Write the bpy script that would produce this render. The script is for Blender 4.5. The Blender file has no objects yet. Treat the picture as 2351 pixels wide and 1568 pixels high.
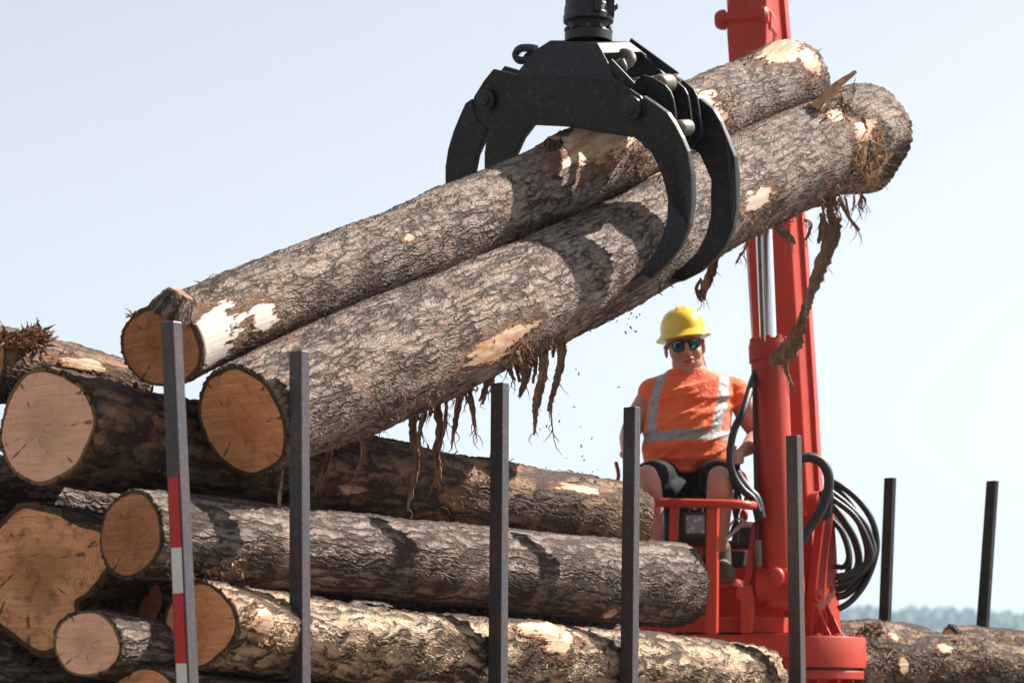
import bpy, math, random
import numpy as np
from mathutils import Vector, Matrix

R = math.radians
scene = bpy.context.scene
COL = scene.collection
random.seed(7)

# ------------------------------------------------------------------ camera
F = 5900.0            # focal length in units of a 2351 px wide picture
EYE = 1.6
HOR = 1700.0          # row of the eye level line
cam_d = bpy.data.cameras.new('camera')
cam = bpy.data.objects.new('camera', cam_d)
COL.objects.link(cam)
cam.location = (0, 0, EYE)
cam.rotation_euler = (R(90), 0, 0)
cam_d.sensor_width = 36
cam_d.lens = 36 * F / 2351
cam_d.shift_y = (HOR - 784) / 2351
cam_d.clip_start = 0.5
cam_d.clip_end = 6000
cam_d.dof.use_dof = True
cam_d.dof.focus_distance = 10.3
cam_d.dof.aperture_fstop = 3.6
scene.camera = cam

# ------------------------------------------------------------------ light
SUN_H = Vector((0.93, 0.37)).normalized()
SUN_EL = R(46)
world = bpy.data.worlds.new('World')
scene.world = world
world.use_nodes = True
wn = world.node_tree.nodes
wl = world.node_tree.links
bg = wn['Background']
sky = wn.new('ShaderNodeTexSky')
sky.sky_type = 'NISHITA'
sky.sun_disc = False
sky.sun_elevation = SUN_EL
sky.sun_rotation = math.atan2(SUN_H.x, SUN_H.y)
sky.air_density = 1.0
sky.dust_density = 1.2
sky.ozone_density = 1.6
hs = wn.new('ShaderNodeHueSaturation')
hs.inputs['Saturation'].default_value = 0.30
wl.new(sky.outputs[0], hs.inputs['Color'])
wl.new(hs.outputs[0], bg.inputs['Color'])
bg.inputs['Strength'].default_value = 0.074
sun_d = bpy.data.lights.new('sun', 'SUN')
sun_d.energy = 5.0
sun_d.angle = R(0.5)
sun_d.color = (1.0, 0.95, 0.88)
sun = bpy.data.objects.new('sun', sun_d)
COL.objects.link(sun)
sdir = Vector((SUN_H.x * math.cos(SUN_EL), SUN_H.y * math.cos(SUN_EL), math.sin(SUN_EL)))
sun.rotation_euler = sdir.to_track_quat('Z', 'Y').to_euler()
sun.location = (20, 20, 30)
vs = scene.view_settings
vs.view_transform = 'Standard'
vs.look = 'None'
vs.exposure = 1.2
vs.gamma = 1.0

# ------------------------------------------------------------------ geometry helpers
def P(u, v, D):
    """picture position (2351 x 1568) at depth D -> point in metres"""
    return Vector(((u - 1175.5) / F * D, D, EYE + (HOR - v) / F * D))

def uv_of(p):
    p = np.asarray(p, float)
    return np.stack([1175.5 + p[..., 0] / p[..., 1] * F, HOR - (p[..., 2] - EYE) / p[..., 1] * F], -1)

K = 0.76
DV = Vector((0.605, 0.796, 0)).normalized()      # along the trailer
EV = Vector((DV.y, -DV.x, 0))                    # across, towards camera right
UP = Vector((0, 0, 1))

class MB:
    def __init__(self):
        self.v = []; self.f = []; self.sm = []
    def add(self, vs_, fs, smooth=False):
        o = len(self.v)
        self.v += [tuple(p) for p in vs_]
        self.f += [tuple(i + o for i in q) for q in fs]
        self.sm += [smooth] * len(fs)
    def prism(self, poly, thick):
        """poly list of Vectors, extruded by vector thick"""
        n = len(poly)
        a = [Vector(p) for p in poly]; b = [p + thick for p in a]
        nrm = Vector((0, 0, 0))
        for i in range(n):
            nrm += a[i].cross(a[(i + 1) % n])
        if nrm.dot(thick) > 0:
            a.reverse(); b.reverse()
        fs = [tuple(range(n)), tuple(reversed(range(n, 2 * n)))]
        for i in range(n):
            j = (i + 1) % n
            fs.append((j, i, i + n, j + n))
        self.add(a + b, fs)
    def box(self, c, ax, ay, az):
        """centre and three half-axis vectors"""
        c = Vector(c); vs_ = []
        for i in (-1, 1):
            for j in (-1, 1):
                for k in (-1, 1):
                    vs_.append(c + ax * i + ay * j + az * k)
        fs = [(0, 1, 3, 2), (4, 6, 7, 5), (0, 4, 5, 1), (2, 3, 7, 6), (0, 2, 6, 4), (1, 5, 7, 3)]
        if ax.cross(ay).dot(az) < 0:
            fs = [tuple(reversed(q)) for q in fs]
        self.add(vs_, fs)
    def tube(self, pts, rad, seg=12, cap=True, smooth=True):
        pts = [Vector(p) for p in pts]
        n = len(pts)
        if not hasattr(rad, '__len__'):
            rad = [rad] * n
        vs_ = []; fs = []
        t0 = (pts[1] - pts[0]).normalized()
        nv = t0.orthogonal().normalized()
        for i in range(n):
            if i == 0: t = pts[1] - pts[0]
            elif i == n - 1: t = pts[-1] - pts[-2]
            else: t = pts[i + 1] - pts[i - 1]
            t.normalize()
            nv = (nv - t * nv.dot(t)).normalized()
            bv = t.cross(nv)
            for k in range(seg):
                a = 2 * math.pi * k / seg
                vs_.append(pts[i] + (nv * math.cos(a) + bv * math.sin(a)) * rad[i])
        for i in range(n - 1):
            for k in range(seg):
                k2 = (k + 1) % seg
                fs.append((i * seg + k, i * seg + k2, (i + 1) * seg + k2, (i + 1) * seg + k))
        self.add(vs_, fs, smooth)
        if cap:
            o = len(self.v) - len(vs_)
            self.f.append(tuple(o + k for k in reversed(range(seg)))); self.sm.append(False)
            self.f.append(tuple(o + (n - 1) * seg + k for k in range(seg))); self.sm.append(False)
    def lathe(self, base, axis, prof, seg=32, smooth=True):
        """prof: list of (height, radius)"""
        base = Vector(base); axis = Vector(axis).normalized()
        n1 = axis.orthogonal().normalized(); n2 = axis.cross(n1)
        vs_ = []; fs = []
        for h, r in prof:
            for k in range(seg):
                a = 2 * math.pi * k / seg
                vs_.append(base + axis * h + (n1 * math.cos(a) + n2 * math.sin(a)) * r)
        for i in range(len(prof) - 1):
            for k in range(seg):
                k2 = (k + 1) % seg
                fs.append((i * seg + k, i * seg + k2, (i + 1) * seg + k2, (i + 1) * seg + k))
        fs.append(tuple(reversed(range(seg))))
        fs.append(tuple((len(prof) - 1) * seg + k for k in range(seg)))
        self.add(vs_, fs, smooth)
        self.sm[-1] = self.sm[-2] = False
    def ell(self, c, ax, ay, az, seg=20, rings=12):
        c = Vector(c); vs_ = [c + az]; fs = []
        for i in range(1, rings):
            ph = math.pi * i / rings
            for k in range(seg):
                a = 2 * math.pi * k / seg
                vs_.append(c + az * math.cos(ph) + (ax * math.cos(a) + ay * math.sin(a)) * math.sin(ph))
        vs_.append(c - az)
        for k in range(seg):
            k2 = (k + 1) % seg
            fs.append((0, 1 + k, 1 + k2))
            for i in range(rings - 2):
                o = 1 + i * seg
                fs.append((o + k, o + seg + k, o + seg + k2, o + k2))
            o = 1 + (rings - 2) * seg
            fs.append((o + k, len(vs_) - 1, o + k2))
        if ax.cross(ay).dot(az) < 0:
            fs = [tuple(reversed(q)) for q in fs]
        self.add(vs_, fs, True)
    def loft(self, rings, smooth=True):
        """rings: list of equal-length vertex lists, ends capped"""
        n = len(rings[0]); vs_ = [p for r in rings for p in r]; fs = []
        for i in range(len(rings) - 1):
            for k in range(n):
                k2 = (k + 1) % n
                fs.append((i * n + k, i * n + k2, (i + 1) * n + k2, (i + 1) * n + k))
        fs.append(tuple(reversed(range(n))))
        fs.append(tuple((len(rings) - 1) * n + k for k in range(n)))
        self.add(vs_, fs, smooth)
    def build(self, name, mat, parent=None, bevel=0):
        me = bpy.data.meshes.new(name)
        me.from_pydata(self.v, [], self.f)
        me.polygons.foreach_set('use_smooth', self.sm)
        me.update()
        if any(self.sm): me.set_sharp_from_angle(angle=R(38))
        o = bpy.data.objects.new(name, me)
        COL.objects.link(o)
        if mat: me.materials.append(mat)
        if bevel:
            m = o.modifiers.new('bevel', 'BEVEL'); m.width = bevel; m.segments = 2
            m.limit_method = 'ANGLE'; m.angle_limit = R(35)
            m.harden_normals = False
        if parent: adopt(o, parent)
        return o

def adopt(o, parent):
    o.parent = parent
    o.matrix_parent_inverse = Matrix.Translation(-Vector(root_loc(parent)))
def root_loc(o):
    l = Vector((0, 0, 0))
    # nested parts keep the identity transform: only roots are moved
    while o:
        l += Vector(o.location); o = o.parent
    return l

def empty(name, loc, label, cat, group=None):
    o = bpy.data.objects.new(name, None)
    o.empty_display_size = 0.2
    COL.objects.link(o)
    o.location = loc
    o['label'] = label; o['category'] = cat
    if group: o['group'] = group
    return o

def part(o, parent):
    """child of an Empty standing at loc; vertices are in world metres"""
    o.parent = parent
    top = parent
    while top.parent: top = top.parent
    if parent is top:
        o.matrix_parent_inverse = Matrix.Translation(-Vector(top.location))
    return o
adopt = part

def smooth_pts(ctrl, n=40):
    """Catmull-Rom through Vectors"""
    c = [Vector(p) for p in ctrl]
    c = [c[0] * 2 - c[1]] + c + [c[-1] * 2 - c[-2]]
    out = []
    m = len(c) - 3
    for i in range(m):
        k = max(2, n // m)
        for j in range(k):
            t = j / k
            p0, p1, p2, p3 = c[i:i + 4]
            out.append(0.5 * ((2 * p1) + (p2 - p0) * t + (2 * p0 - 5 * p1 + 4 * p2 - p3) * t * t + (3 * p1 - p0 - 3 * p2 + p3) * t ** 3))
    out.append(c[-2])
    return out

# ------------------------------------------------------------------ material helpers
class NT:
    def __init__(self, name, disp=False):
        self.m = bpy.data.materials.new(name); self.m.use_nodes = True
        self.t = self.m.node_tree; self.n = self.t.nodes; self.l = self.t.links
        self.b = self.n['Principled BSDF']; self.out = self.n['Material Output']
    def new(self, typ, **kw):
        nd = self.n.new(typ)
        for k, v in kw.items(): setattr(nd, k, v)
        return nd
    def link(self, a, b): self.l.new(a, b)
    def val(self, sock, v):
        if isinstance(v, bpy.types.NodeSocket): self.l.new(v, sock)
        else: sock.default_value = v
    def math(self, op, a, b=0.0, c=0.0, clamp=False):
        nd = self.new('ShaderNodeMath', operation=op); nd.use_clamp = clamp
        self.val(nd.inputs[0], a); self.val(nd.inputs[1], b); self.val(nd.inputs[2], c)
        return nd.outputs[0]
    def vmul(self, v, s):
        nd = self.new('ShaderNodeVectorMath', operation='MULTIPLY')
        self.l.new(v, nd.inputs[0]); nd.inputs[1].default_value = s
        return nd.outputs[0]
    def vadd(self, a, b):
        nd = self.new('ShaderNodeVectorMath', operation='ADD')
        self.l.new(a, nd.inputs[0]); self.val(nd.inputs[1], b)
        return nd.outputs[0]
    def noise(self, vec, scale, detail=4, rough=0.55, color=False, dist=0.0):
        nd = self.new('ShaderNodeTexNoise')
        if vec: self.l.new(vec, nd.inputs['Vector'])
        nd.inputs['Scale'].default_value = scale; nd.inputs['Detail'].default_value = detail
        nd.inputs['Roughness'].default_value = rough; nd.inputs['Distortion'].default_value = dist
        return nd.outputs[1 if color else 0]
    def voro(self, vec, scale, feature='F1', out=0, rnd=1.0):
        nd = self.new('ShaderNodeTexVoronoi', feature=feature)
        self.l.new(vec, nd.inputs['Vector']); nd.inputs['Scale'].default_value = scale
        nd.inputs['Randomness'].default_value = rnd
        return nd.outputs[out]
    def ramp(self, fac, stops, interp='LINEAR'):
        nd = self.new('ShaderNodeValToRGB'); nd.color_ramp.interpolation = interp
        e = nd.color_ramp.elements
        while len(e) < len(stops): e.new(0.5)
        for k, (p, c) in enumerate(stops):
            e[k].position = p
            e[k].color = (c[0], c[1], c[2], 1) if hasattr(c, '__len__') else (c, c, c, 1)
        self.l.new(fac, nd.inputs[0])
        return nd.outputs[0]
    def mix(self, fac, a, b, mode='MIX'):
        nd = self.new('ShaderNodeMix', data_type='RGBA', blend_type=mode)
        self.val(nd.inputs[0], fac)
        for s, v in ((nd.inputs[6], a), (nd.inputs[7], b)):
            if isinstance(v, bpy.types.NodeSocket): self.l.new(v, s)
            else: s.default_value = (v[0], v[1], v[2], 1)
        return nd.outputs[2]
    def mixf(self, fac, a, b):
        nd = self.new('ShaderNodeMix', data_type='FLOAT')
        self.val(nd.inputs[0], fac); self.val(nd.inputs[2], a); self.val(nd.inputs[3], b)
        return nd.outputs[0]
    def attr(self, name, out='Vector'):
        nd = self.new('ShaderNodeAttribute'); nd.attribute_name = name
        return nd.outputs[out]
    def geo(self):
        return self.new('ShaderNodeNewGeometry').outputs['Position']
    def bump(self, h, dist, strength=1.0):
        nd = self.new('ShaderNodeBump'); nd.inputs['Distance'].default_value = dist
        nd.inputs['Strength'].default_value = strength
        self.l.new(h, nd.inputs['Height']); self.l.new(nd.outputs[0], self.b.inputs['Normal'])
    def set(self, **kw):
        for k, v in kw.items():
            s = self.b.inputs[k.replace('_', ' ')]
            if isinstance(v, bpy.types.NodeSocket): self.l.new(v, s)
            elif isinstance(v, tuple) and len(v) == 3: s.default_value = (*v, 1)
            else: s.default_value = v

def bark_material(name, sc=20.0, stretch=3.2, depth=0.014, top=(0.30, 0.25, 0.21), top2=(0.20, 0.17, 0.15),
                  crack=(0.045, 0.028, 0.020), red=(0.22, 0.085, 0.04), redamt=0.5, warp=0.10, edge=0.22, flake=1.0, furrow=0.6):
    n = NT(name)
    bk = n.attr('bk')
    peel = n.attr('peel', 'Fac')
    nw = n.noise(bk, 6.0, 3, 0.6, True)
    wv = n.new('ShaderNodeVectorMath', operation='MULTIPLY_ADD')
    n.link(nw, wv.inputs[0]); wv.inputs[1].default_value = (warp * 1.8, warp, warp)
    n.link(bk, wv.inputs[2])
    nw2 = n.noise(bk, 30.0, 2, 0.6, True)
    wv2 = n.new('ShaderNodeVectorMath', operation='MULTIPLY_ADD')
    n.link(nw2, wv2.inputs[0]); wv2.inputs[1].default_value = (0.03, 0.016, 0.016); n.link(wv.outputs[0], wv2.inputs[2])
    st = n.vmul(wv2.outputs[0], (1 / stretch, 1, 1))
    e1 = n.voro(st, sc, 'DISTANCE_TO_EDGE')
    e2 = n.voro(st, sc * 2.3, 'DISTANCE_TO_EDGE')
    cellc = n.voro(st, sc, 'F1', 1)
    cell2 = n.voro(st, sc * 2.3, 'F1', 1)
    r1 = n.ramp(e1, [(0.0, 0.0), (edge * 0.45, 0.55), (edge * 1.4, 1.0)])
    e0 = n.voro(n.vmul(wv2.outputs[0], (1 / (stretch * 2.2), 1, 1)), sc * 0.62, 'DISTANCE_TO_EDGE')
    f0 = n.ramp(n.noise(bk, 4.5, 3, 0.6), [(0.42, 1.0), (0.64, 0.25)])
    r0 = n.mixf(f0, 1.0, n.ramp(e0, [(0.0, 0.0), (0.05, 0.25), (0.17, 1.0)]))
    fade = n.ramp(n.noise(bk, 11.0, 4, 0.6), [(0.40, 0.0), (0.62, 0.85)])
    r1 = n.mixf(fade, r1, 1.0)
    r2 = n.ramp(e2, [(0.0, 0.0), (edge, 1.0)])
    fibre = n.noise(n.vmul(bk, (0.35, 1, 1)), 90.0, 4, 0.7)
    fine = n.noise(bk, 170.0, 3, 0.65)
    sepc = n.new('ShaderNodeSeparateColor'); n.link(cellc, sepc.inputs[0])
    sepd = n.new('ShaderNodeSeparateColor'); n.link(cell2, sepd.inputs[0])
    h = n.math('MULTIPLY', r1, 0.52)
    h = n.math('MULTIPLY_ADD', r2, 0.14 * flake, h)
    h = n.math('MULTIPLY_ADD', sepc.outputs[0], 0.14, h)
    h = n.math('MULTIPLY_ADD', sepd.outputs[0], 0.11 * flake, h)
    h = n.math('MULTIPLY_ADD', fibre, 0.26, h)
    h = n.math('MULTIPLY_ADD', fine, 0.04, h)
    h = n.math('MULTIPLY', h, n.math('MULTIPLY_ADD', r0, furrow, 1.0 - furrow))
    big = n.noise(bk, 3.2, 4, 0.6)
    # colour
    tone = n.math('MULTIPLY_ADD', sepd.outputs[1], 0.5, n.math('MULTIPLY', fibre, 0.6))
    c_top = n.mix(n.math('SUBTRACT', tone, 0.1, clamp=True), top2, top)
    c_top = n.mix(n.ramp(big, [(0.35, 0.0), (0.7, 0.45)]), c_top, (top[0] * 1.15, top[1] * 1.12, top[2] * 1.1))
    c_top = n.mix(n.ramp(n.noise(bk, 5.0, 6, 0.65), [(0.50, 0.0), (0.72, 0.35)]), c_top, (top2[0] * 0.62, top2[1] * 0.62, top2[2] * 0.62))
    c_top = n.mix(n.ramp(n.noise(n.vmul(bk, (0.35, 1, 1)), 4.0, 5, 0.6), [(0.45, 0.0), (0.62, 0.45)]), c_top, (top[0] * 0.95, top[1] * 0.80, top[2] * 0.70))
    redm = n.math('MULTIPLY', n.ramp(n.noise(bk, 9.0, 6, 0.7), [(0.50, 0.0), (0.66, 1.0)]), redamt)
    c_top = n.mix(redm, c_top, red)
    crk = n.ramp(h, [(0.44, 1.0), (0.86, 0.0)])
    col = n.mix(crk, c_top, crack)
    # peeled wood
    pn = n.noise(n.vmul(bk, (0.22, 1, 1)), 24.0, 7, 0.72)
    pm = n.math('ADD', peel, n.math('MULTIPLY', n.math('SUBTRACT', pn, 0.5), 2.6))
    pm = n.ramp(pm, [(0.47, 0.0), (0.53, 1.0)])
    rim = n.math('ADD', peel, n.math('MULTIPLY', n.math('SUBTRACT', pn, 0.5), 2.6))
    rim = n.ramp(rim, [(0.05, 0.0), (0.42, 1.0)])
    grain = n.noise(n.vmul(bk, (0.07, 1, 1)), 75.0, 5, 0.65)
    wood = n.ramp(grain, [(0.2, (0.36, 0.20, 0.11)), (0.45, (0.52, 0.35, 0.22)), (0.7, (0.64, 0.49, 0.35))])
    stain = n.ramp(n.noise(n.vmul(bk, (0.3, 1, 1)), 22.0, 5, 0.65), [(0.44, 0.0), (0.62, 0.85)])
    wood = n.mix(stain, wood, (0.33, 0.15, 0.07))
    tint = n.attr('tint', 'Fac')
    wood = n.mix(tint, wood, (0.62, 0.57, 0.50))
    innerb = n.mix(n.math('MULTIPLY', fibre, 0.8), (0.10, 0.045, 0.025), (0.30, 0.13, 0.06))
    col = n.mix(n.math('MULTIPLY', rim, 0.85), col, innerb)
    col = n.mix(pm, col, wood)
    n.set(Base_Color=col, Roughness=n.mixf(pm, 0.78, 0.55), Specular_IOR_Level=0.22)
    hw = n.math('MULTIPLY', grain, 0.16)
    hr = n.math('MULTIPLY', h, n.math('SUBTRACT', 1.0, n.math('MULTIPLY', rim, 0.35)))
    hh = n.mixf(pm, hr, hw)
    hh = n.math('MULTIPLY_ADD', big, 0.5, hh)
    dn = n.new('ShaderNodeDisplacement'); dn.inputs['Midlevel'].default_value = 0.75
    dn.inputs['Scale'].default_value = depth
    n.link(hh, dn.inputs['Height']); n.link(dn.outputs[0], n.out.inputs['Displacement'])
    n.m.displacement_method = 'BOTH'
    return n.m

def cut_material(name, c1, c2, c3, rim=(0.09, 0.045, 0.02), stainamt=0.4, heart=(0.3, 0.12, 0.04)):
    n = NT(name)
    rc = n.attr('rc')
    ln = n.new('ShaderNodeVectorMath', operation='LENGTH')
    warp = n.noise(rc, 7.0, 3, 0.5)
    n.link(rc, ln.inputs[0])
    rr = n.math('MULTIPLY_ADD', warp, 0.035, ln.outputs[1])
    w = n.math('SINE', n.math('MULTIPLY', rr, 470.0))
    ringn = n.noise(rc, 60.0, 2, 0.5)
    rings = n.math('MULTIPLY_ADD', w, 0.5, 0.5)
    rings = n.math('MULTIPLY', rings, ringn)
    saw = n.noise(n.vmul(rc, (1.0, 0.06, 1.0)), 70.0, 4, 0.6)
    sep = n.new('ShaderNodeSeparateXYZ'); n.link(rc, sep.inputs[0])
    ang = n.math('ARCTAN2', sep.outputs[1], sep.outputs[0])
    comb = n.new('ShaderNodeCombineXYZ'); n.link(n.math('MULTIPLY', ang, 1.0), comb.inputs[0])
    n.link(n.math('MULTIPLY', ln.outputs[1], 1.2), comb.inputs[1])
    rad = n.noise(comb.outputs[0], 5.0, 5, 0.6)
    big = n.noise(rc, 9.0, 5, 0.62)
    c = n.mix(n.ramp(big, [(0.3, 0.0), (0.7, 1.0)]), c1, c2)
    c = n.mix(n.math('MULTIPLY', rings, 0.75), c, c3)
    c = n.mix(n.math('MULTIPLY', n.ramp(saw, [(0.42, 0.0), (0.68, 1.0)]), 0.75), c, c3)
    rf = n.attr('rf', 'Fac')
    c = n.mix(n.ramp(n.math('MULTIPLY_ADD', big, 0.35, n.math('SUBTRACT', 1.0, rf)), [(0.55, 0.0), (0.95, 0.8)]), c, heart)
    st = n.ramp(n.noise(rc, 16.0, 6, 0.7), [(0.5, 0.0), (0.68, 1.0)])
    c = n.mix(n.math('MULTIPLY', st, stainamt), c, (0.12, 0.06, 0.03))
    crk = n.ramp(rad, [(0.36, 1.0), (0.385, 0.0)])
    c = n.mix(n.math('MULTIPLY', crk, 0.7), c, (0.05, 0.02, 0.01))
    edge = n.ramp(n.math('MULTIPLY_ADD', big, 0.12, rf), [(0.985, 0.0), (1.02, 1.0)])
    c = n.mix(edge, c, rim)
    n.set(Base_Color=c, Roughness=0.75, Specular_IOR_Level=0.25)
    hh = n.math('ADD', n.math('MULTIPLY', saw, 0.7), n.math('MULTIPLY', n.noise(rc, 120.0, 3), 0.5))
    hh = n.math('MULTIPLY_ADD', crk, -1.0, hh)
    n.bump(hh, 0.008, 0.9)
    return n.m

def paint(name, col, rough=0.35, dirt=(0.08, 0.05, 0.03), dirtamt=0.3, scale=6.0, metallic=0.0, wear=None, wearamt=0.0, bump=0.0006, coat=0.0, spec=0.5):
    n = NT(name)
    p = n.geo()
    a = n.noise(p, scale, 6, 0.65)
    b = n.noise(n.vmul(p, (1, 1, 0.25)), scale * 5, 5, 0.7)
    c = n.mix(n.math('MULTIPLY', n.ramp(a, [(0.42, 0.0), (0.72, 1.0)]), dirtamt), col, dirt)
    c = n.mix(n.math('MULTIPLY', n.ramp(b, [(0.5, 0.0), (0.75, 1.0)]), dirtamt * 0.6), c, dirt)
    if wear:
        w = n.ramp(n.noise(p, scale * 9, 6, 0.75), [(0.54, 0.0), (0.62, 1.0)])
        c = n.mix(n.math('MULTIPLY', w, wearamt), c, wear)
    n.set(Base_Color=c, Roughness=n.math('MULTIPLY_ADD', a, 0.3, rough - 0.12), Metallic=metallic, Specular_IOR_Level=spec)
    if coat:
        n.set(Coat_Weight=coat, Coat_Roughness=0.12)
    if bump: n.bump(n.math('ADD', b, n.noise(p, 3.0, 3)), bump * 3, 0.8)
    return n.m

M = {}
M['bark_scaly'] = bark_material('bark_scaly', 37, 4.0, 0.017, warp=0.075, flake=1.2, top=(0.34, 0.28, 0.235), top2=(0.16, 0.13, 0.11), redamt=0.45, furrow=0.45)
M['bark_grey'] = bark_material('bark_grey', 31, 4.6, 0.023, warp=0.08, top=(0.31, 0.255, 0.215), top2=(0.145, 0.118, 0.098), redamt=0.4, edge=0.30)
M['bark_plate'] = bark_material('bark_plate', 20, 3.8, 0.030, top=(0.58, 0.46, 0.33), top2=(0.33, 0.245, 0.16), furrow=0.6, redamt=0.7, edge=0.22, warp=0.13,
                                crack=(0.05, 0.03, 0.018), red=(0.33, 0.13, 0.06))
M['bark_tan'] = bark_material('bark_tan', 19, 3.8, 0.028, top=(0.32, 0.20, 0.12), top2=(0.12, 0.075, 0.05), redamt=0.7, red=(0.30, 0.13, 0.055), edge=0.28)
M['cut_orange'] = cut_material('cut_orange', (0.76, 0.31, 0.135), (0.86, 0.42, 0.20), (0.54, 0.20, 0.08), stainamt=0.5, heart=(0.60, 0.22, 0.085))
M['cut_dark'] = cut_material('cut_dark', (0.44, 0.18, 0.085), (0.62, 0.26, 0.12), (0.27, 0.11, 0.06), stainamt=0.7, heart=(0.36, 0.13, 0.04))
M['cut_pink'] = cut_material('cut_pink', (0.90, 0.48, 0.32), (0.92, 0.58, 0.42), (0.72, 0.34, 0.20), stainamt=0.2, heart=(0.62, 0.36, 0.22), rim=(0.20, 0.11, 0.05))
M['cut_gold'] = cut_material('cut_gold', (0.84, 0.37, 0.165), (0.50, 0.17, 0.065), (0.90, 0.48, 0.25), stainamt=0.75, heart=(0.40, 0.18, 0.06))
M['red'] = paint('red_paint', (0.48, 0.036, 0.013), 0.40, dirt=(0.20, 0.018, 0.010), dirtamt=0.5, scale=3.0, spec=0.35, wear=(0.20, 0.10, 0.07), wearamt=0.30)
M['black'] = paint('black_paint', (0.005, 0.006, 0.011), 0.42, dirt=(0.036, 0.027, 0.020), dirtamt=0.55, scale=5.0, wear=(0.12, 0.075, 0.05), wearamt=0.4, spec=0.4)
M['stake'] = paint('stake_steel', (0.055, 0.060, 0.074), 0.38, dirt=(0.10, 0.050, 0.030), dirtamt=0.6, scale=7.0, metallic=0.25, wear=(0.24, 0.12, 0.07), wearamt=0.6)
M['rubber'] = paint('rubber', (0.008, 0.008, 0.009), 0.42, dirt=(0.05, 0.045, 0.04), dirtamt=0.3, scale=20)
M['chrome'] = paint('chrome', (0.75, 0.75, 0.76), 0.17, dirt=(0.5, 0.45, 0.4), dirtamt=0.15, metallic=1.0, bump=0)
M['steel'] = paint('worn_steel', (0.17, 0.145, 0.12), 0.5, dirt=(0.05, 0.04, 0.03), dirtamt=0.6, metallic=0.4, scale=20)

# ------------------------------------------------------------------ logs
def ncoarse(rng, th, s, nt, ns, amp):
    """smooth periodic random field"""
    out = np.zeros(np.broadcast(th, s).shape)
    for _ in range(14):
        k = rng.integers(0, nt + 1); w = rng.uniform(0, ns)
        out += np.cos(k * th + w * s + rng.uniform(0, 6.28)) * rng.uniform(0.4, 1)
    return out * amp / 2.6

def grid_mesh(name, V, mat, attrs, wrap=True, extra=None):
    """V: (ns, nt, 3) float array"""
    ns, nt = V.shape[:2]
    me = bpy.data.meshes.new(name)
    i = np.arange(ns - 1)[:, None]; k = np.arange(nt if wrap else nt - 1)[None, :]
    k2 = (k + 1) % nt
    q = np.stack([i * nt + k, (i + 1) * nt + k, (i + 1) * nt + k2, i * nt + k2], -1).reshape(-1, 4)
    me.vertices.add(ns * nt); me.vertices.foreach_set('co', V.reshape(-1).astype(np.float32))
    me.loops.add(q.size); me.loops.foreach_set('vertex_index', q.reshape(-1).astype(np.int32))
    me.polygons.add(len(q)); me.polygons.foreach_set('loop_start', np.arange(0, q.size, 4, dtype=np.int32))
    me.polygons.foreach_set('loop_total', np.full(len(q), 4, dtype=np.int32))
    me.polygons.foreach_set('use_smooth', np.ones(len(q), dtype=bool))
    me.update(calc_edges=True)
    for nm, arr in attrs.items():
        if arr.ndim == 3:
            a = me.attributes.new(nm, 'FLOAT_VECTOR', 'POINT'); a.data.foreach_set('vector', arr.reshape(-1).astype(np.float32))
        else:
            a = me.attributes.new(nm, 'FLOAT', 'POINT'); a.data.foreach_set('value', arr.reshape(-1).astype(np.float32))
    me.materials.append(mat)
    o = bpy.data.objects.new(name, me); COL.objects.link(o)
    return o

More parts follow.
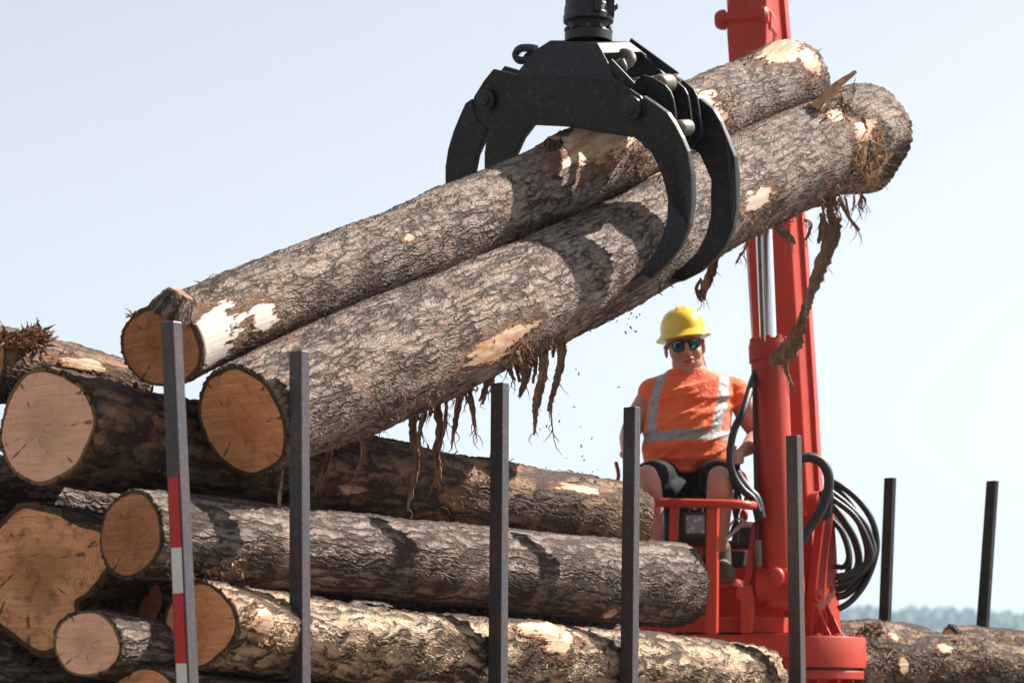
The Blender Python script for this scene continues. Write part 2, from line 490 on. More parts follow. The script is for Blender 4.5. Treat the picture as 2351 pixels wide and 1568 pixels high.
class LogGeo:
    """tapered wobbly trunk round a centre line"""
    def __init__(self, pts, rad, seed, res=0.007, rough=0.045, lumps=(), deg=3, shear=(0, 0)):
        rng = np.random.default_rng(seed)
        pts = np.array([list(p) for p in pts]); rad = np.array(rad, float)
        ch = np.r_[0, np.cumsum(np.linalg.norm(np.diff(pts, axis=0), axis=1))]
        L = ch[-1]; self.L = L
        deg = min(deg, len(pts) - 1)
        ns = max(6, int(L / res)); s = np.linspace(0, L, ns)
        nt = max(16, int(2 * math.pi * rad.max() / res)); th = np.arange(nt) / nt * 2 * np.pi
        w = np.ones(len(pts)); w[0] = w[-1] = 3
        C = np.stack([np.polyval(np.polyfit(ch, pts[:, i], deg, w=w), s) for i in range(3)], -1)
        r = np.polyval(np.polyfit(ch, rad, deg, w=w), s)
        T = np.gradient(C, axis=0); T /= np.linalg.norm(T, axis=1)[:, None]
        up = np.array([0, 0, 1.0])
        if abs(T[0, 2]) > 0.9: up = np.array([1.0, 0, 0])
        N = up - T * (T @ up)[:, None]; N /= np.linalg.norm(N, axis=1)[:, None]
        B = np.cross(T, N)
        TH, S = np.meshgrid(th, s)
        RR = r[:, None] * (1 + ncoarse(rng, TH, S, 4, 5, rough) + ncoarse(rng, TH, S, 9, 14, rough * 0.35))
        self.C, self.T, self.N, self.B, self.TH, self.S, self.r = C, T, N, B, TH, S, r
        base = self.pos(RR)
        for (u, v, amp, ls, lt) in lumps:
            i, k = self.find(base, u, v)
            dth = (TH - th[k] + np.pi) % (2 * np.pi) - np.pi
            RR = RR + amp * np.exp(-((S - s[i]) / ls) ** 2 - (dth * r[i] / lt) ** 2)
        # the ends are a bit ragged
        self.RR = RR; self.s = s; self.th = th; self.rng = rng
        self.V = self.pos(RR)
        off = RR * np.sin(TH)
        w0 = np.clip(1 - S / 0.4, 0, 1) * shear[0]; w1 = np.clip(1 - (L - S) / 0.4, 0, 1) * shear[1]
        self.V = self.V + self.T[:, None, :] * (off * (w0 + w1))[..., None]
        self.off = rng.uniform(-30, 30, 3)
    def pos(self, RR):
        return self.C[:, None, :] + RR[..., None] * (np.cos(self.TH)[..., None] * self.N[:, None, :] + np.sin(self.TH)[..., None] * self.B[:, None, :])
    def find(self, V, u, v):
        q = uv_of(V)
        n = np.cos(self.TH)[..., None] * self.N[:, None, :] + np.sin(self.TH)[..., None] * self.B[:, None, :]
        face = n @ np.array([0, -1.0, 0]) + 0.0
        d = (q[..., 0] - u) ** 2 + (q[..., 1] - v) ** 2 + np.where(face < 0.02, 1e9, 0)
        return np.unravel_index(np.argmin(d), d.shape)
    def surface(self, u, v):
        i, k = self.find(self.V, u, v)
        p = self.V[i, k]
        n = np.cos(self.th[k]) * self.N[i] + np.sin(self.th[k]) * self.B[i]
        return Vector(p), Vector(n), Vector(self.T[i])
    def bark(self, mat, parent, patches=()):
        S, TH, r = self.S, self.TH, self.r
        bk = np.stack([S + self.off[0], np.cos(TH) * r.mean() + self.off[1], np.sin(TH) * r.mean() + self.off[2]], -1)
        peel = np.full(S.shape, -2.0); tint = np.zeros(S.shape)
        for pt in patches:
            u, v, ls, lt = pt[:4]; tn = pt[4] if len(pt) > 4 else 0.0; sk = pt[5] if len(pt) > 5 else 0.0
            i, k = self.find(self.V, u, v)
            ds = S - self.s[i]
            dth = ((TH - self.th[k] + np.pi) % (2 * np.pi) - np.pi) * r[i] - sk * ds
            g = 1.15 - np.sqrt((ds / ls) ** 2 + (dth / lt) ** 2) * 0.9
            tint = np.where(g > peel, tn, tint)
            peel = np.maximum(peel, g)
        V = self.V; bkx = bk; pe = peel; ti = tint
        # fold the bark inwards at both ends so its thickness shows
        def fold(i0, sgn):
            Ci = self.C[i0][None, :]
            ring = V[i0]
            return Ci + (ring - Ci) * 0.90 - self.T[i0] * 0.002 * sgn
        V2 = np.concatenate([fold(0, 1)[None], V, fold(-1, -1)[None]], 0)
        bk2 = np.concatenate([bk[:1] * 1.0 - 0.01, bk, bk[-1:] + 0.01], 0)
        pe2 = np.concatenate([np.full((1, S.shape[1]), -2.0), pe, np.full((1, S.shape[1]), -2.0)], 0)
        ti2 = np.concatenate([ti[:1], ti, ti[-1:]], 0)
        o = grid_mesh('bark', V2, mat, {'bk': bk2, 'peel': pe2, 'tint': ti2})
        return part(o, parent)
    def cap(self, mat, parent, end=0, scale=0.955, name='cut_end', pith=(0.0, 0.0), tilt=0.0, push=0.004):
        i = 0 if end == 0 else -1
        ring = self.V[i]; C = self.C[i]; T = self.T[i] * (-1 if end == 0 else 1)
        nr = 26
        fr = np.linspace(0.001, 1, nr)[:, None, None]
        V = C + (ring - C)[None] * fr * scale + T * push
        rn = self.rng
        V = V + T * (ncoarse(rn, self.th[None, :], fr[..., 0] * 6, 3, 2, 0.004) * fr[..., 0])[..., None]
        rr = np.linalg.norm(ring - C, axis=1)[None] * fr[..., 0]
        ph = pith[0], pith[1]
        rc = np.stack([rr * np.cos(self.th) + ph[0], rr * np.sin(self.th) + ph[1], np.full_like(rr, 0.0)], -1)
        rf = np.broadcast_to(fr[..., 0], rr.shape)
        if end == 0: V = V[:, ::-1]; rc = rc[:, ::-1]; rf = rf[:, ::-1]
        o = grid_mesh(name, V, mat, {'rc': rc, 'rf': np.ascontiguousarray(rf)})
        return part(o, parent)

def stations(st, X0, D0, k=1.0):
    pts = []; rad = []
    for u, v, r in st:
        D = (X0 - K * D0) / ((u - 1175.5) / F - K)
        pts.append(P(u, v, D)); rad.append(r)
    return pts, rad

SX, SD = -1.105, 8.38                    # stake line
def line_off(off):                        # axis line shifted away from the stakes
    return SX - EV.x * off, SD - EV.y * off

def make_log(label, st, X0, D0, *aa, swing=0.0, **kw):
    return make_log_(label, st, X0, D0, *aa, swing=swing, **kw)

def make_log_(label, st, X0, D0, bark, cut0, seed, cut1=None, patches=(), lumps=(), res=0.007, rough=0.045, deg=3, group=None, pith=(0, 0), cat='log', shear=(0, 0), swing=0.0):
    pts, rad = stations(st, X0, D0)
    if swing:
        p2, _ = stations(st, X0 + EV.x * swing, D0 + EV.y * swing)
        pts = [a.lerp(b, i / (len(pts) - 1)) for i, (a, b) in enumerate(zip(pts, p2))]
    e = empty('log', pts[0], label, cat, group)
    g = LogGeo(pts, rad, seed, res, rough, lumps, deg, shear)
    g.bark(M[bark], e, patches)
    g.cap(M[cut0], e, 0, pith=pith)
    g.cap(M[cut1 or cut0], e, 1)
    return e, g

M['strip'] = None
def strip_material():
    n = NT('bark_strip')
    p = n.geo()
    f = n.noise(n.vmul(p, (1, 1, 0.3)), 60, 5, 0.7)
    c = n.ramp(f, [(0.3, (0.05, 0.026, 0.016)), (0.45, (0.13, 0.065, 0.04)), (0.6, (0.32, 0.16, 0.09)), (0.75, (0.42, 0.27, 0.17))])
    oi = n.new('ShaderNodeObjectInfo').outputs['Random']
    c = n.mix(n.math('MULTIPLY', oi, 0.75), c, n.mix(f, (0.07, 0.045, 0.034), (0.36, 0.25, 0.18)))
    n.set(Base_Color=c, Roughness=0.8, Specular_IOR_Level=0.2)
    n.bump(f, 0.004, 0.8)
    return n.m
M['strip'] = strip_material()
def splinter_material():
    n = NT('split_wood')
    p = n.geo()
    f = n.noise(n.vmul(p, (1, 1, 0.5)), 45, 5, 0.7)
    c = n.ramp(f, [(0.3, (0.22, 0.09, 0.04)), (0.5, (0.45, 0.25, 0.13)), (0.7, (0.66, 0.47, 0.31))])
    n.set(Base_Color=c, Roughness=0.75, Specular_IOR_Level=0.2)
    n.bump(f, 0.004, 0.8)
    return n.m
M['splinter'] = splinter_material()

def ribbon(mb, pts, widths, rng, thick=0.004, twist=1.0, side=None, ragged=0.35):
    """a torn strip of bark: curved in cross-section, with ragged edges and real thickness"""
    pts = smooth_pts(pts, max(12, int(sum((pts[i + 1] - pts[i]).length for i in range(len(pts) - 1)) / 0.012)))
    n = len(pts); base = rng.uniform(-0.6, 0.6)
    side0 = side if side else Vector((1, 0, 0))
    rings = []
    wl_ = len(widths) - 1
    for i in range(n):
        t = i / (n - 1)
        a = t * wl_; k = min(int(a), wl_ - 1); w = widths[k] + (widths[k + 1] - widths[k]) * (a - k)
        tg = (pts[min(i + 1, n - 1)] - pts[max(i - 1, 0)]).normalized()
        ang = base + twist * math.sin(t * 4 + base * 3)
        s = side0 - tg * side0.dot(tg)
        s.normalize(); b = tg.cross(s)
        s2 = s * math.cos(ang) + b * math.sin(ang); b2 = tg.cross(s2)
        l = w * 0.5 * (1 - ragged * rng.random()); r_ = w * 0.5 * (1 - ragged * rng.random())
        c = pts[i] + Vector((rng.uniform(-1, 1), rng.uniform(-1, 1), 0)) * 0.0015
        cu = w * 0.10
        rings.append([c - s2 * l + b2 * cu, c + b2 * 0, c + s2 * r_ + b2 * cu, c + s2 * r_ * 0.9 + b2 * (cu + thick), c + b2 * thick, c - s2 * l * 0.9 + b2 * (cu + thick)])
    mb.loft(rings, smooth=False)

def g1_end_D(u, v):
    p, nn, T = g1.surface(u, v)
    return p.y - 0.02
def px_strip(name, parent, uvs, D, wpx, seed, mat='strip', twist=0.7, thick=0.004, wisps=3, dD=0.0, ragged=0.4):
    rng = random.Random(seed)
    mb = MB()
    pts = [P(u, v, D + dD * i / max(1, len(uvs) - 1)) for i, (u, v) in enumerate(uvs)]
    ribbon(mb, pts, [w * D / F for w in wpx], rng, thick, twist, ragged=ragged)
    for _ in range(wisps):
        k = rng.randrange(0, len(pts) - 1)
        a = pts[k].lerp(pts[k + 1], rng.random())
        l = rng.uniform(0.03, 0.10)
        d = Vector((rng.uniform(-0.5, 0.5), rng.uniform(-0.5, 0.5), -1)).normalized()
        b = a + d * l * 0.5 + Vector((rng.uniform(-1, 1), 0, 0)) * 0.012
        c = b + Vector((rng.uniform(-0.6, 0.6), rng.uniform(-0.4, 0.4), -0.6)).normalized() * l * 0.5
        ribbon(mb, [a, b, c], [0.005, 0.004, 0.001], rng, 0.0015, 0.5)
    o = mb.build(name, M[mat]); part(o, parent)
    return o

def shreds(name, parent, geo, uvr, n, seed, mat='strip', length=(0.03, 0.09), width=(0.004, 0.014), lift=0.35, down=0.15, along=0.9):
    """a tuft of torn fibres standing off the log inside a picture rectangle"""
    rng = random.Random(seed); mb = MB()
    for _ in range(n):
        u = rng.uniform(uvr[0], uvr[2]); v = rng.uniform(uvr[1], uvr[3])
        p, nn, T = geo.surface(u, v)
        d = (T * rng.uniform(-1, 1) * along + nn * rng.uniform(0.1, 1) * lift + Vector((rng.uniform(-1, 1), rng.uniform(-1, 1), rng.uniform(-1, 1))) * 0.35 - UP * down)
        d.normalize(); l = rng.uniform(*length) * 0.62; w = rng.uniform(*width) * 0.8
        q = p + d * l * 0.55 + Vector((rng.uniform(-1, 1), rng.uniform(-1, 1), rng.uniform(-1, 1))) * l * 0.12
        e = q + (d + Vector((rng.uniform(-1, 1), rng.uniform(-1, 1), rng.uniform(-1, 0.6))) * 0.6).normalized() * l * 0.5
        ribbon(mb, [p - nn * 0.006, q, e], [w, w * 0.9, w * 0.15], rng, 0.002, 0.6, side=Vector((rng.uniform(-1, 1), rng.uniform(-1, 1), rng.uniform(-1, 1))).normalized())
    o = mb.build(name, M[mat]); part(o, parent); o['kind'] = 'stuff'
    return o

def stub(parent, p, n, r, l, mat='bark_grey', seed=1, cutm='cut_dark', sink=0.04, r1=None):
    n = n.normalized(); r1 = r1 or r * 0.8
    g = LogGeo([p - n * sink, p + n * l * 0.5, p + n * l], [r * 1.25, r, r1], seed, 0.006, 0.06, (), 2)
    o = g.bark(M[mat], parent); o.name = 'branch_stub'
    c = g.cap(M[cutm], o, 1); c.matrix_parent_inverse = Matrix.Identity(4)
    c.name = 'stub_end'

#==HELD LOGS==
HD = 9.12
HX1 = (560 - 1175.5) / F * HD
held1, g1 = make_log('larger raised log with orange cut end, bark strips hanging from its underside',
    [(560, 968, 0.212), (780, 868, 0.224), (1000, 778, 0.234), (1250, 668, 0.230), (1480, 553, 0.230), (1700, 428, 0.226), (1850, 366, 0.236), (1983, 318, 0.278)],
    HX1, HD, 'bark_scaly', 'cut_orange', 11, rough=0.03, deg=4, pith=(0.01, 0.03),
    patches=[(1150, 790, 0.28, 0.07, 0.0, -0.05), (1985, 295, 0.13, 0.08, 0.0), (1915, 265, 0.09, 0.07, 0.0), (2020, 380, 0.06, 0.12, 0.1), (1740, 455, 0.17, 0.05, 0.4),
             (2000, 400, 0.10, 0.05, 0.4), (1480, 370, 0.05, 0.04, 0)],
    lumps=[(1235, 700, 0.020, 0.09, 0.09), (2055, 390, -0.05, 0.14, 0.12), (1985, 450, -0.035, 0.2, 0.14), (1950, 250, -0.035, 0.05, 0.10), (1795, 440, 0.018, 0.10, 0.08), (2040, 300, 0.02, 0.08, 0.15)])
H2D = 9.08
g2X = (370 - 1175.5) / F * H2D
held2, g2 = make_log('smaller raised log with white peeled patch and branch stub by its dark end',
    [(370, 797, 0.151), (600, 704, 0.155), (800, 620, 0.164), (1000, 536, 0.166), (1200, 454, 0.168), (1330, 396, 0.172), (1500, 322, 0.176), (1700, 222, 0.171), (1828, 188, 0.186)],
    g2X, H2D, 'bark_scaly', 'cut_dark', 23, rough=0.025, deg=4, shear=(.38, 0),
    patches=[(500, 752, 0.22, 0.10, 1.0, 0.0), (600, 725, 0.10, 0.07, 1.0), (480, 810, 0.18, 0.07, 1.0), (938, 545, 0.045, 0.022, 0.1), (1370, 325, 0.36, 0.11, 0.0), (1620, 225, 0.10, 0.07, 0.0), (1655, 265, 0.06, 0.05, 0),
             (1800, 118, 0.26, 0.08, 0.0), (1855, 140, 0.10, 0.10, 0.0)],
    lumps=[(1340, 310, 0.030, 0.18, 0.12), (1800, 110, 0.03, 0.12, 0.12), (1010, 440, 0.012, 0.2, 0.1)])

p, nn, T = g2.surface(400, 705)
stub(held2, p - nn * 0.005, (nn * 0.9 + T * 0.55), 0.064, 0.055, seed=4, r1=0.050)
p, nn, T = g2.surface(1270, 335)
stub(held2, p, nn, 0.035, 0.03, seed=5)

#==PILE LOGS==
X0, D0 = line_off(0.38)
XF, DF = line_off(0.225)
XA, DA = line_off(0.84)
XC, DC = line_off(0.86)
logD, gD = make_log('grey-barked pile log with dull brown round end, directly above the pale plate-barked log',
    [(302, 1227, .156), (700, 1263, .156), (1180, 1312, .166), (1450, 1334, .182), (1550, 1344, .186)],
    X0, D0, 'bark_grey', 'cut_dark', 31, rough=0.025, patches=[(1400, 1405, 0.05, 0.04, 0)], pith=(0.02, -0.01))
logF, gF = make_log('pale plate-barked log with orange end along the bottom of the pile',
    [(460, 1435, .150), (820, 1478, .155), (1180, 1514, .160), (1500, 1540, .165), (1735, 1562, .163)],
    XF, DF, 'bark_plate', 'cut_orange', 37, rough=0.035, patches=[(1260, 1455, 0.24, 0.055, 0.0), (1275, 1480, 0.12, 0.05, 0), (600, 1420, 0.07, 0.05, 0)],
    lumps=[(1250, 1460, 0.022, 0.2, 0.1), (600, 1430, 0.02, 0.08, 0.08)], pith=(-0.02, 0.02), shear=(.16, 0))
logA, gA = make_log('thick dark log on top of the pile with a broad pale pink end',
    [(103, 982, .212), (500, 1045, .185), (850, 1108, .175), (1200, 1162, .178), (1428, 1206, .19)],
    XA, DA, 'bark_tan', 'cut_pink', 41, shear=(.3, 0), swing=0.36, rough=0.05, patches=[(800, 1125, 0.12, 0.03, 0.0), (1330, 1125, 0.22, 0.03, 0)],
    lumps=[(1050, 1060, 0.012, 0.2, 0.1)], pith=(0.0, 0.02))
logC, gC = make_log('huge flared butt log at the left edge with stained golden two-lobed end',
    [(90, 1312, .258), (400, 1340, .22), (700, 1380, .20), (1100, 1430, .19)],
    XC, DC, 'bark_tan', 'cut_gold', 43, rough=0.10, shear=(.35, 0), lumps=[(225, 1250, .04, .3, .10), (228, 1400, -.05, .3, .05), (120, 1480, .02, .3, .12)], pith=(-0.05, 0.05))
logE, gE = make_log('thin log with small pale round end between the huge butt and striped stake',
    [(203, 1478, .116), (700, 1530, .115), (1300, 1580, .12)],
    *line_off(0.42), 'bark_grey', 'cut_pink', 47, shear=(.45, 0), rough=0.03)
logG, gG = make_log('log at the bottom edge showing only the top of its orange end',
    [(330, 1612, .125), (800, 1640, .125), (1400, 1660, .13)],
    *line_off(0.30), 'bark_grey', 'cut_orange', 53, shear=(.4, 0), rough=0.03)
logB, gB = make_log('splintered orange-ended log jutting in at the top left corner of the pile',
    [(-45, 835, .135), (150, 865, .125), (300, 900, .12)],
    *line_off(1.12), 'bark_tan', 'cut_dark', 59, rough=0.05, patches=[(190, 835, 0.15, 0.025, 0.0)])
logI, gI = make_log('dark log buried in the pile between the grey-barked and plate-barked logs',
    [(330, 1385, .10), (900, 1432, .10), (1430, 1440, .10)],
    *line_off(0.72), 'bark_grey', 'cut_dark', 61, rough=0.04, res=0.012)
logH, gH = make_log('log just showing under the pale plate-barked log at the bottom edge',
    [(455, 1650, .15), (1100, 1680, .15), (1700, 1700, .15)],
    *line_off(0.235), 'bark_grey', 'cut_orange', 67, rough=0.04, res=0.009)
for k, (lab, off, u, v, r, sd) in enumerate([
        ('dark log in the shade at the bottom left corner, under the huge butt log', 1.15, -300, 1590, .27, 86),
        ('shaded log between the broad pink-ended log and the huge golden butt', 1.40, -300, 1120, .15, 84),
        ('unlit log deep in the pile behind the small pale round end', 1.05, 310, 1330, .19, 85)]):
    make_log(lab, [(u, v, r), (800, v - (v - 1700) * .10 + 15, r), (1150, v - (v - 1700) * .14 + 20, r)], *line_off(off), 'bark_grey', 'cut_dark', sd, res=0.02)
for k, (off, v, r, sd) in enumerate([(0.25, 1850, .16, 71), (0.62, 1800, .19, 73), (0.98, 1900, .16, 83)]):
    make_log('log lying on the trailer bed under the rest of the pile', [(310, v, r), (800, v + 15, r), (1650, v + 30, r)], *line_off(off),
             'bark_grey', 'cut_dark', sd, res=0.02, group='logs on the trailer bed')

#==BARK DEBRIS==
S = [  # strips hanging under the nearer held log: picture points, width in px, depth
    ([(1052, 855), (1056, 900), (1046, 965), (1036, 1030)], [22, 20, 14, 3], 9.75),
    ([(948, 935), (950, 1000), (957, 1065), (945, 1125), (935, 1172)], [18, 22, 18, 14, 4], 9.50),
    ([(968, 950), (962, 1000), (966, 1040)], [10, 9, 3], 9.52),
    ([(1008, 905), (1012, 985), (1002, 1050), (1006, 1095), (990, 1122)], [20, 26, 20, 16, 4], 9.62),
    ([(1028, 915), (1022, 980), (1010, 1020)], [12, 10, 3], 9.60),
    ([(1080, 880), (1084, 930), (1093, 1000)], [16, 18, 2], 9.80),
    ([(1068, 890), (1075, 925)], [8, 5], 9.78),
    ([(1200, 800), (1208, 860), (1192, 912)], [30, 26, 8], 10.05),
    ([(1245, 770), (1246, 850), (1232, 925), (1226, 1000)], [34, 24, 18, 3], 10.15),
    ([(1285, 740), (1288, 830), (1272, 895), (1258, 945)], [24, 20, 15, 8], 10.20),
    ([(1272, 895), (1266, 950), (1271, 1002)], [8, 4, 2], 10.20),
    ([(1180, 810), (1172, 850), (1182, 872)], [22, 12, 4], 10.0),
    ([(762, 1020), (748, 1070), (724, 1128)], [14, 18, 4], 9.20),
    ([(648, 1075), (640, 1140), (645, 1205), (660, 1240)], [8, 10, 9, 3], 8.95),
    ([(828, 985), (832, 1050), (812, 1102)], [12, 12, 4], 9.30),
    ([(1655, 560), (1640, 610), (1622, 650), (1604, 686)], [24, 26, 22, 10], 11.0),
    ([(1612, 640), (1600, 662), (1612, 690), (1622, 668)], [8, 9, 9, 6], 11.0),
    ([(1722, 540), (1708, 575), (1700, 585), (1690, 605)], [5, 6, 7, 3], 11.2),
    ([(1905, 455), (1908, 490), (1916, 520), (1890, 600), (1858, 680), (1846, 725)], [16, 22, 40, 36, 24, 20], 11.80),
    ([(1850, 700), (1838, 755), (1812, 800), (1768, 836)], [16, 34, 50, 22], 11.80),
    ([(1800, 825), (1812, 870), (1832, 908)], [14, 9, 2], 11.80),
    ([(1882, 490), (1890, 520), (1878, 560)], [12, 26, 6], 11.78),
    ([(1925, 455), (1950, 500), (1972, 530)], [10, 9, 8], 11.95),
    ([(1845, 505), (1860, 515), (1852, 545), (1838, 555)], [5, 10, 7, 3], 11.6),
    ([(1780, 515), (1810, 540), (1825, 560)], [30, 22, 6], 11.5),
    ([(900, 955), (850, 990), (830, 1000)], [14, 14, 5], 9.4),
    ([(1140, 850), (1125, 880), (1150, 885)], [10, 10, 3], 9.95),
]
for k, (uvs, w, D) in enumerate(S):
    px_strip('bark_strip', held1, uvs, D * 1.036, [q * 1.25 for q in w], 100 + k, wisps=8, dD=0.02, twist=0.45)
shreds('bark_shreds', held1, g1, (1140, 770, 1300, 830), 70, 3, length=(0.03, 0.10), down=0.8, width=(0.006, 0.02))
shreds('bark_shreds', held1, g1, (860, 880, 1120, 960), 50, 4, length=(0.02, 0.07), down=0.8)
shreds('bark_shreds', held1, g1, (1960, 300, 2020, 450), 130, 5, mat='splinter', length=(0.03, 0.09), down=0.2, width=(0.006, 0.016))
shreds('bark_shreds', held1, g1, (1880, 400, 1950, 470), 70, 6, length=(0.03, 0.09), down=0.6)
shreds('bark_shreds', held1, g1, (1690, 480, 1850, 545), 90, 7, length=(0.02, 0.07), down=0.6)
shreds('bark_shreds', held1, g1, (1870, 210, 1960, 280), 90, 8, length=(0.03, 0.12), down=-0.1)
shreds('bark_shreds', held1, g1, (1400, 640, 1560, 690), 30, 9, length=(0.02, 0.05), down=0.3)
shreds('bark_shreds', held1, g1, (700, 940, 900, 1040), 60, 10, length=(0.02, 0.05), down=0.3)
for k in range(16):
    rk = random.Random(300 + k); u0 = rk.uniform(1975, 2035); v0 = rk.uniform(270, 400); l = rk.uniform(25, 70)
    px_strip('wood_splinter', held1, [(u0, v0), (u0 + rk.uniform(-8, 10), v0 + l * .5), (u0 + rk.uniform(-14, 12), v0 + l)], g1_end_D(u0, v0), [rk.uniform(6, 13), rk.uniform(5, 10), 2], 320 + k, 'splinter' if k % 3 else 'strip', twist=0.3, thick=0.003, wisps=1)
for k in range(14):
    rk = random.Random(400 + k); u0 = rk.uniform(1880, 2000); v0 = 455 - (u0 - 1940) * .1 + rk.uniform(-12, 6); l = rk.uniform(20, 60)
    px_strip('bark_strip', held1, [(u0, v0), (u0 + rk.uniform(-8, 10), v0 + l * .5), (u0 + rk.uniform(-16, 16), v0 + l)], 12.15, [rk.uniform(5, 12), rk.uniform(4, 9), 1], 420 + k, twist=0.5, thick=0.003, wisps=2)
for k in range(26):
    rk = random.Random(500 + k); u0 = rk.uniform(950, 1300); v0 = 935 - (u0 - 950) * .52 + rk.uniform(-20, 5); l = rk.uniform(20, 90)
    px_strip('bark_strip', held1, [(u0, v0), (u0 + rk.uniform(-10, 8), v0 + l * .5), (u0 + rk.uniform(-16, 8), v0 + l)], 9.9 + (u0 - 950) / 350 * .8, [rk.uniform(8, 18), rk.uniform(9, 18), rk.uniform(3, 9)], 520 + k, twist=0.5, thick=0.003, wisps=2)
shreds('bark_shreds', held2, g2, (1620, 210, 1690, 300), 90, 12, length=(0.02, 0.07), mat='splinter')
shreds('bark_shreds', held2, g2, (1700, 100, 1780, 150), 50, 13, length=(0.02, 0.07))
shreds('bark_shreds', held2, g2, (1860, 120, 1885, 200), 40, 14, length=(0.02, 0.06), mat='splinter')
shreds('bark_shreds', held2, g2, (1280, 300, 1500, 380), 70, 15, length=(0.02, 0.06), mat='splinter')
shreds('bark_shreds', held2, g2, (1430, 340, 1480, 400), 60, 16, length=(0.04, 0.11), down=0.1)
shreds('bark_shreds', held2, g2, (440, 620, 560, 680), 16, 17, length=(0.03, 0.07), lift=0.3)
shreds('bark_shreds', held2, g2, (275, 730, 300, 800), 10, 18, length=(0.03, 0.06))
shreds('bark_shreds', logA, gA, (850, 1010, 1430, 1110), 80, 19, length=(0.02, 0.07), lift=0.25)
shreds('bark_shreds', logD, gD, (380, 1280, 560, 1330), 60, 20, length=(0.02, 0.06), mat='splinter')
shreds('bark_shreds', logD, gD, (1580, 1250, 1615, 1430), 60, 21, length=(0.02, 0.05))
shreds('bark_shreds', logF, gF, (560, 1380, 640, 1480), 70, 22, length=(0.02, 0.06), mat='splinter')
shreds('bark_shreds', logF, gF, (1200, 1450, 1350, 1530), 70, 23, length=(0.02, 0.08))
shreds('bark_shreds', logB, gB, (0, 770, 100, 800), 170, 24, length=(0.05, 0.13), width=(0.01, 0.035), lift=1.1)
px_strip('wood_splinter', held1, [(1868, 245), (1915, 200), (1965, 163)], 12.1, [26, 24, 8], 55, 'splinter', twist=0.1, thick=0.012, wisps=0, ragged=0.15)
px_strip('wood_splinter', held1, [(1850, 250), (1900, 222), (1950, 205)], 12.12, [14, 12, 6], 56, 'splinter', twist=0.1, thick=0.01, wisps=2)
px_strip('bark_strip', logA, [(1335, 1110), (1365, 1100), (1400, 1112)], 11.2, [14, 12, 4], 57, wisps=2)
px_strip('bark_strip', logA, [(1115, 1052), (1150, 1058), (1180, 1075)], 10.7, [10, 10, 4], 58, wisps=2)
px_strip('bark_strip', logB, [(135, 815), (150, 800), (148, 790)], 8.9, [4, 3, 2], 59, wisps=0)

#==TRAILERS==
def stake(parent, ut, vt, ub, vb, D, we=0.058, wd=0.042, taper=1.12, mat='stake'):
    a = P(ut, vt, D); b = P(ub, vb, D)
    mb = MB(); rings = []
    for q, k in ((b, taper), (a, 1.0)):
        e = EV * we * k * 0.5; d = DV * wd * k * 0.5
        rings.append([q - e - d, q + e - d, q + e + d, q - e + d])
    mb.loft(rings, smooth=False)
    o = mb.build('stake', M[mat], None, bevel=0.003)
    part(o, parent)
    return o, a, b
trailer = empty('log_trailer', P(450, 2010, 8.4), 'near log trailer with five dark steel stakes standing in front of its logs', 'trailer')
sd = [(393, 740, 449, 2000), (687, 807, 690, 2000), (1148, 880, 1140, 2000), (1451, 935, 1440, 2000), (1822, 1000, 1838, 2000)]
for k, (a, b, c, d_) in enumerate(sd):
    D = 1.364 * F / (HOR - b)
    o, top, bot = stake(trailer, a, b, c, d_, D)
    if k == 0:
        # red and white conspicuity tape on the end-facing side
        axis = (top - bot).normalized()
        for va, vb_, col in ((1097, 1258, (0.50, 0.01, 0.015)), (1258, 1362, (0.72, 0.66, 0.66)), (1362, 1523, (0.50, 0.01, 0.015)), (1523, 1627, (0.72, 0.66, 0.66)), (1627, 1788, (0.50, 0.01, 0.015))):
            mt = 'tape_red' if col[1] < 0.1 else 'tape_white'
            if mt not in M: M[mt] = paint(mt, col, 0.4, dirt=(0.2, 0.1, 0.1), dirtamt=0.15, scale=12, bump=0)
            def at(v):
                t = (v - b) / (d_ - b); q = top.lerp(bot, t); s = 1 + 0.12 * t
                return q - DV * (0.021 * s + 0.0005), s
            (qa, s1), (qb, s2) = at(va), at(vb_)
            mb = MB(); rings = []
            for q, s in ((qb, s2), (qa, s1)):
                l = q - EV * 0.021 * s; r_ = q + EV * 0.022 * s
                rings.append([l - DV * 0.002, r_ - DV * 0.002, r_, l])
            mb.loft(rings, smooth=False)
            t_ = mb.build('reflective_tape', M[mt]); t_.parent = o
# bed under the frame
mb = MB()
c0 = P(449, 2000, 8.38)
zb = 1.13
def SL(m, off, z): return Vector((SX + DV.x * m - EV.x * off, SD + DV.y * m - EV.y * off, z))
for off in (0.25, 1.05):
    mb.box(SL(2.1, off, 0.98), DV * 3.0, EV * 0.05, UP * 0.10)
for m in (0.0, 0.5, 1.9, 2.6, 3.9):
    mb.box(SL(m, 0.65, 1.11), DV * 0.05, EV * 0.72, UP * 0.04)
part(mb.build('bed', M['stake'], None, 0.005), trailer)
for m in (0.4, 1.5, 3.4):
    for off in (0.12, 1.2):
        mb = MB(); mb.lathe(SL(m, off, 0.5) - EV * 0.13, EV, [(0, 0.42), (0.02, 0.48), (0.05, 0.5), (0.21, 0.5), (0.24, 0.48), (0.26, 0.42)], 36)
        w = mb.build('wheel', M['rubber'], None); part(w, trailer)
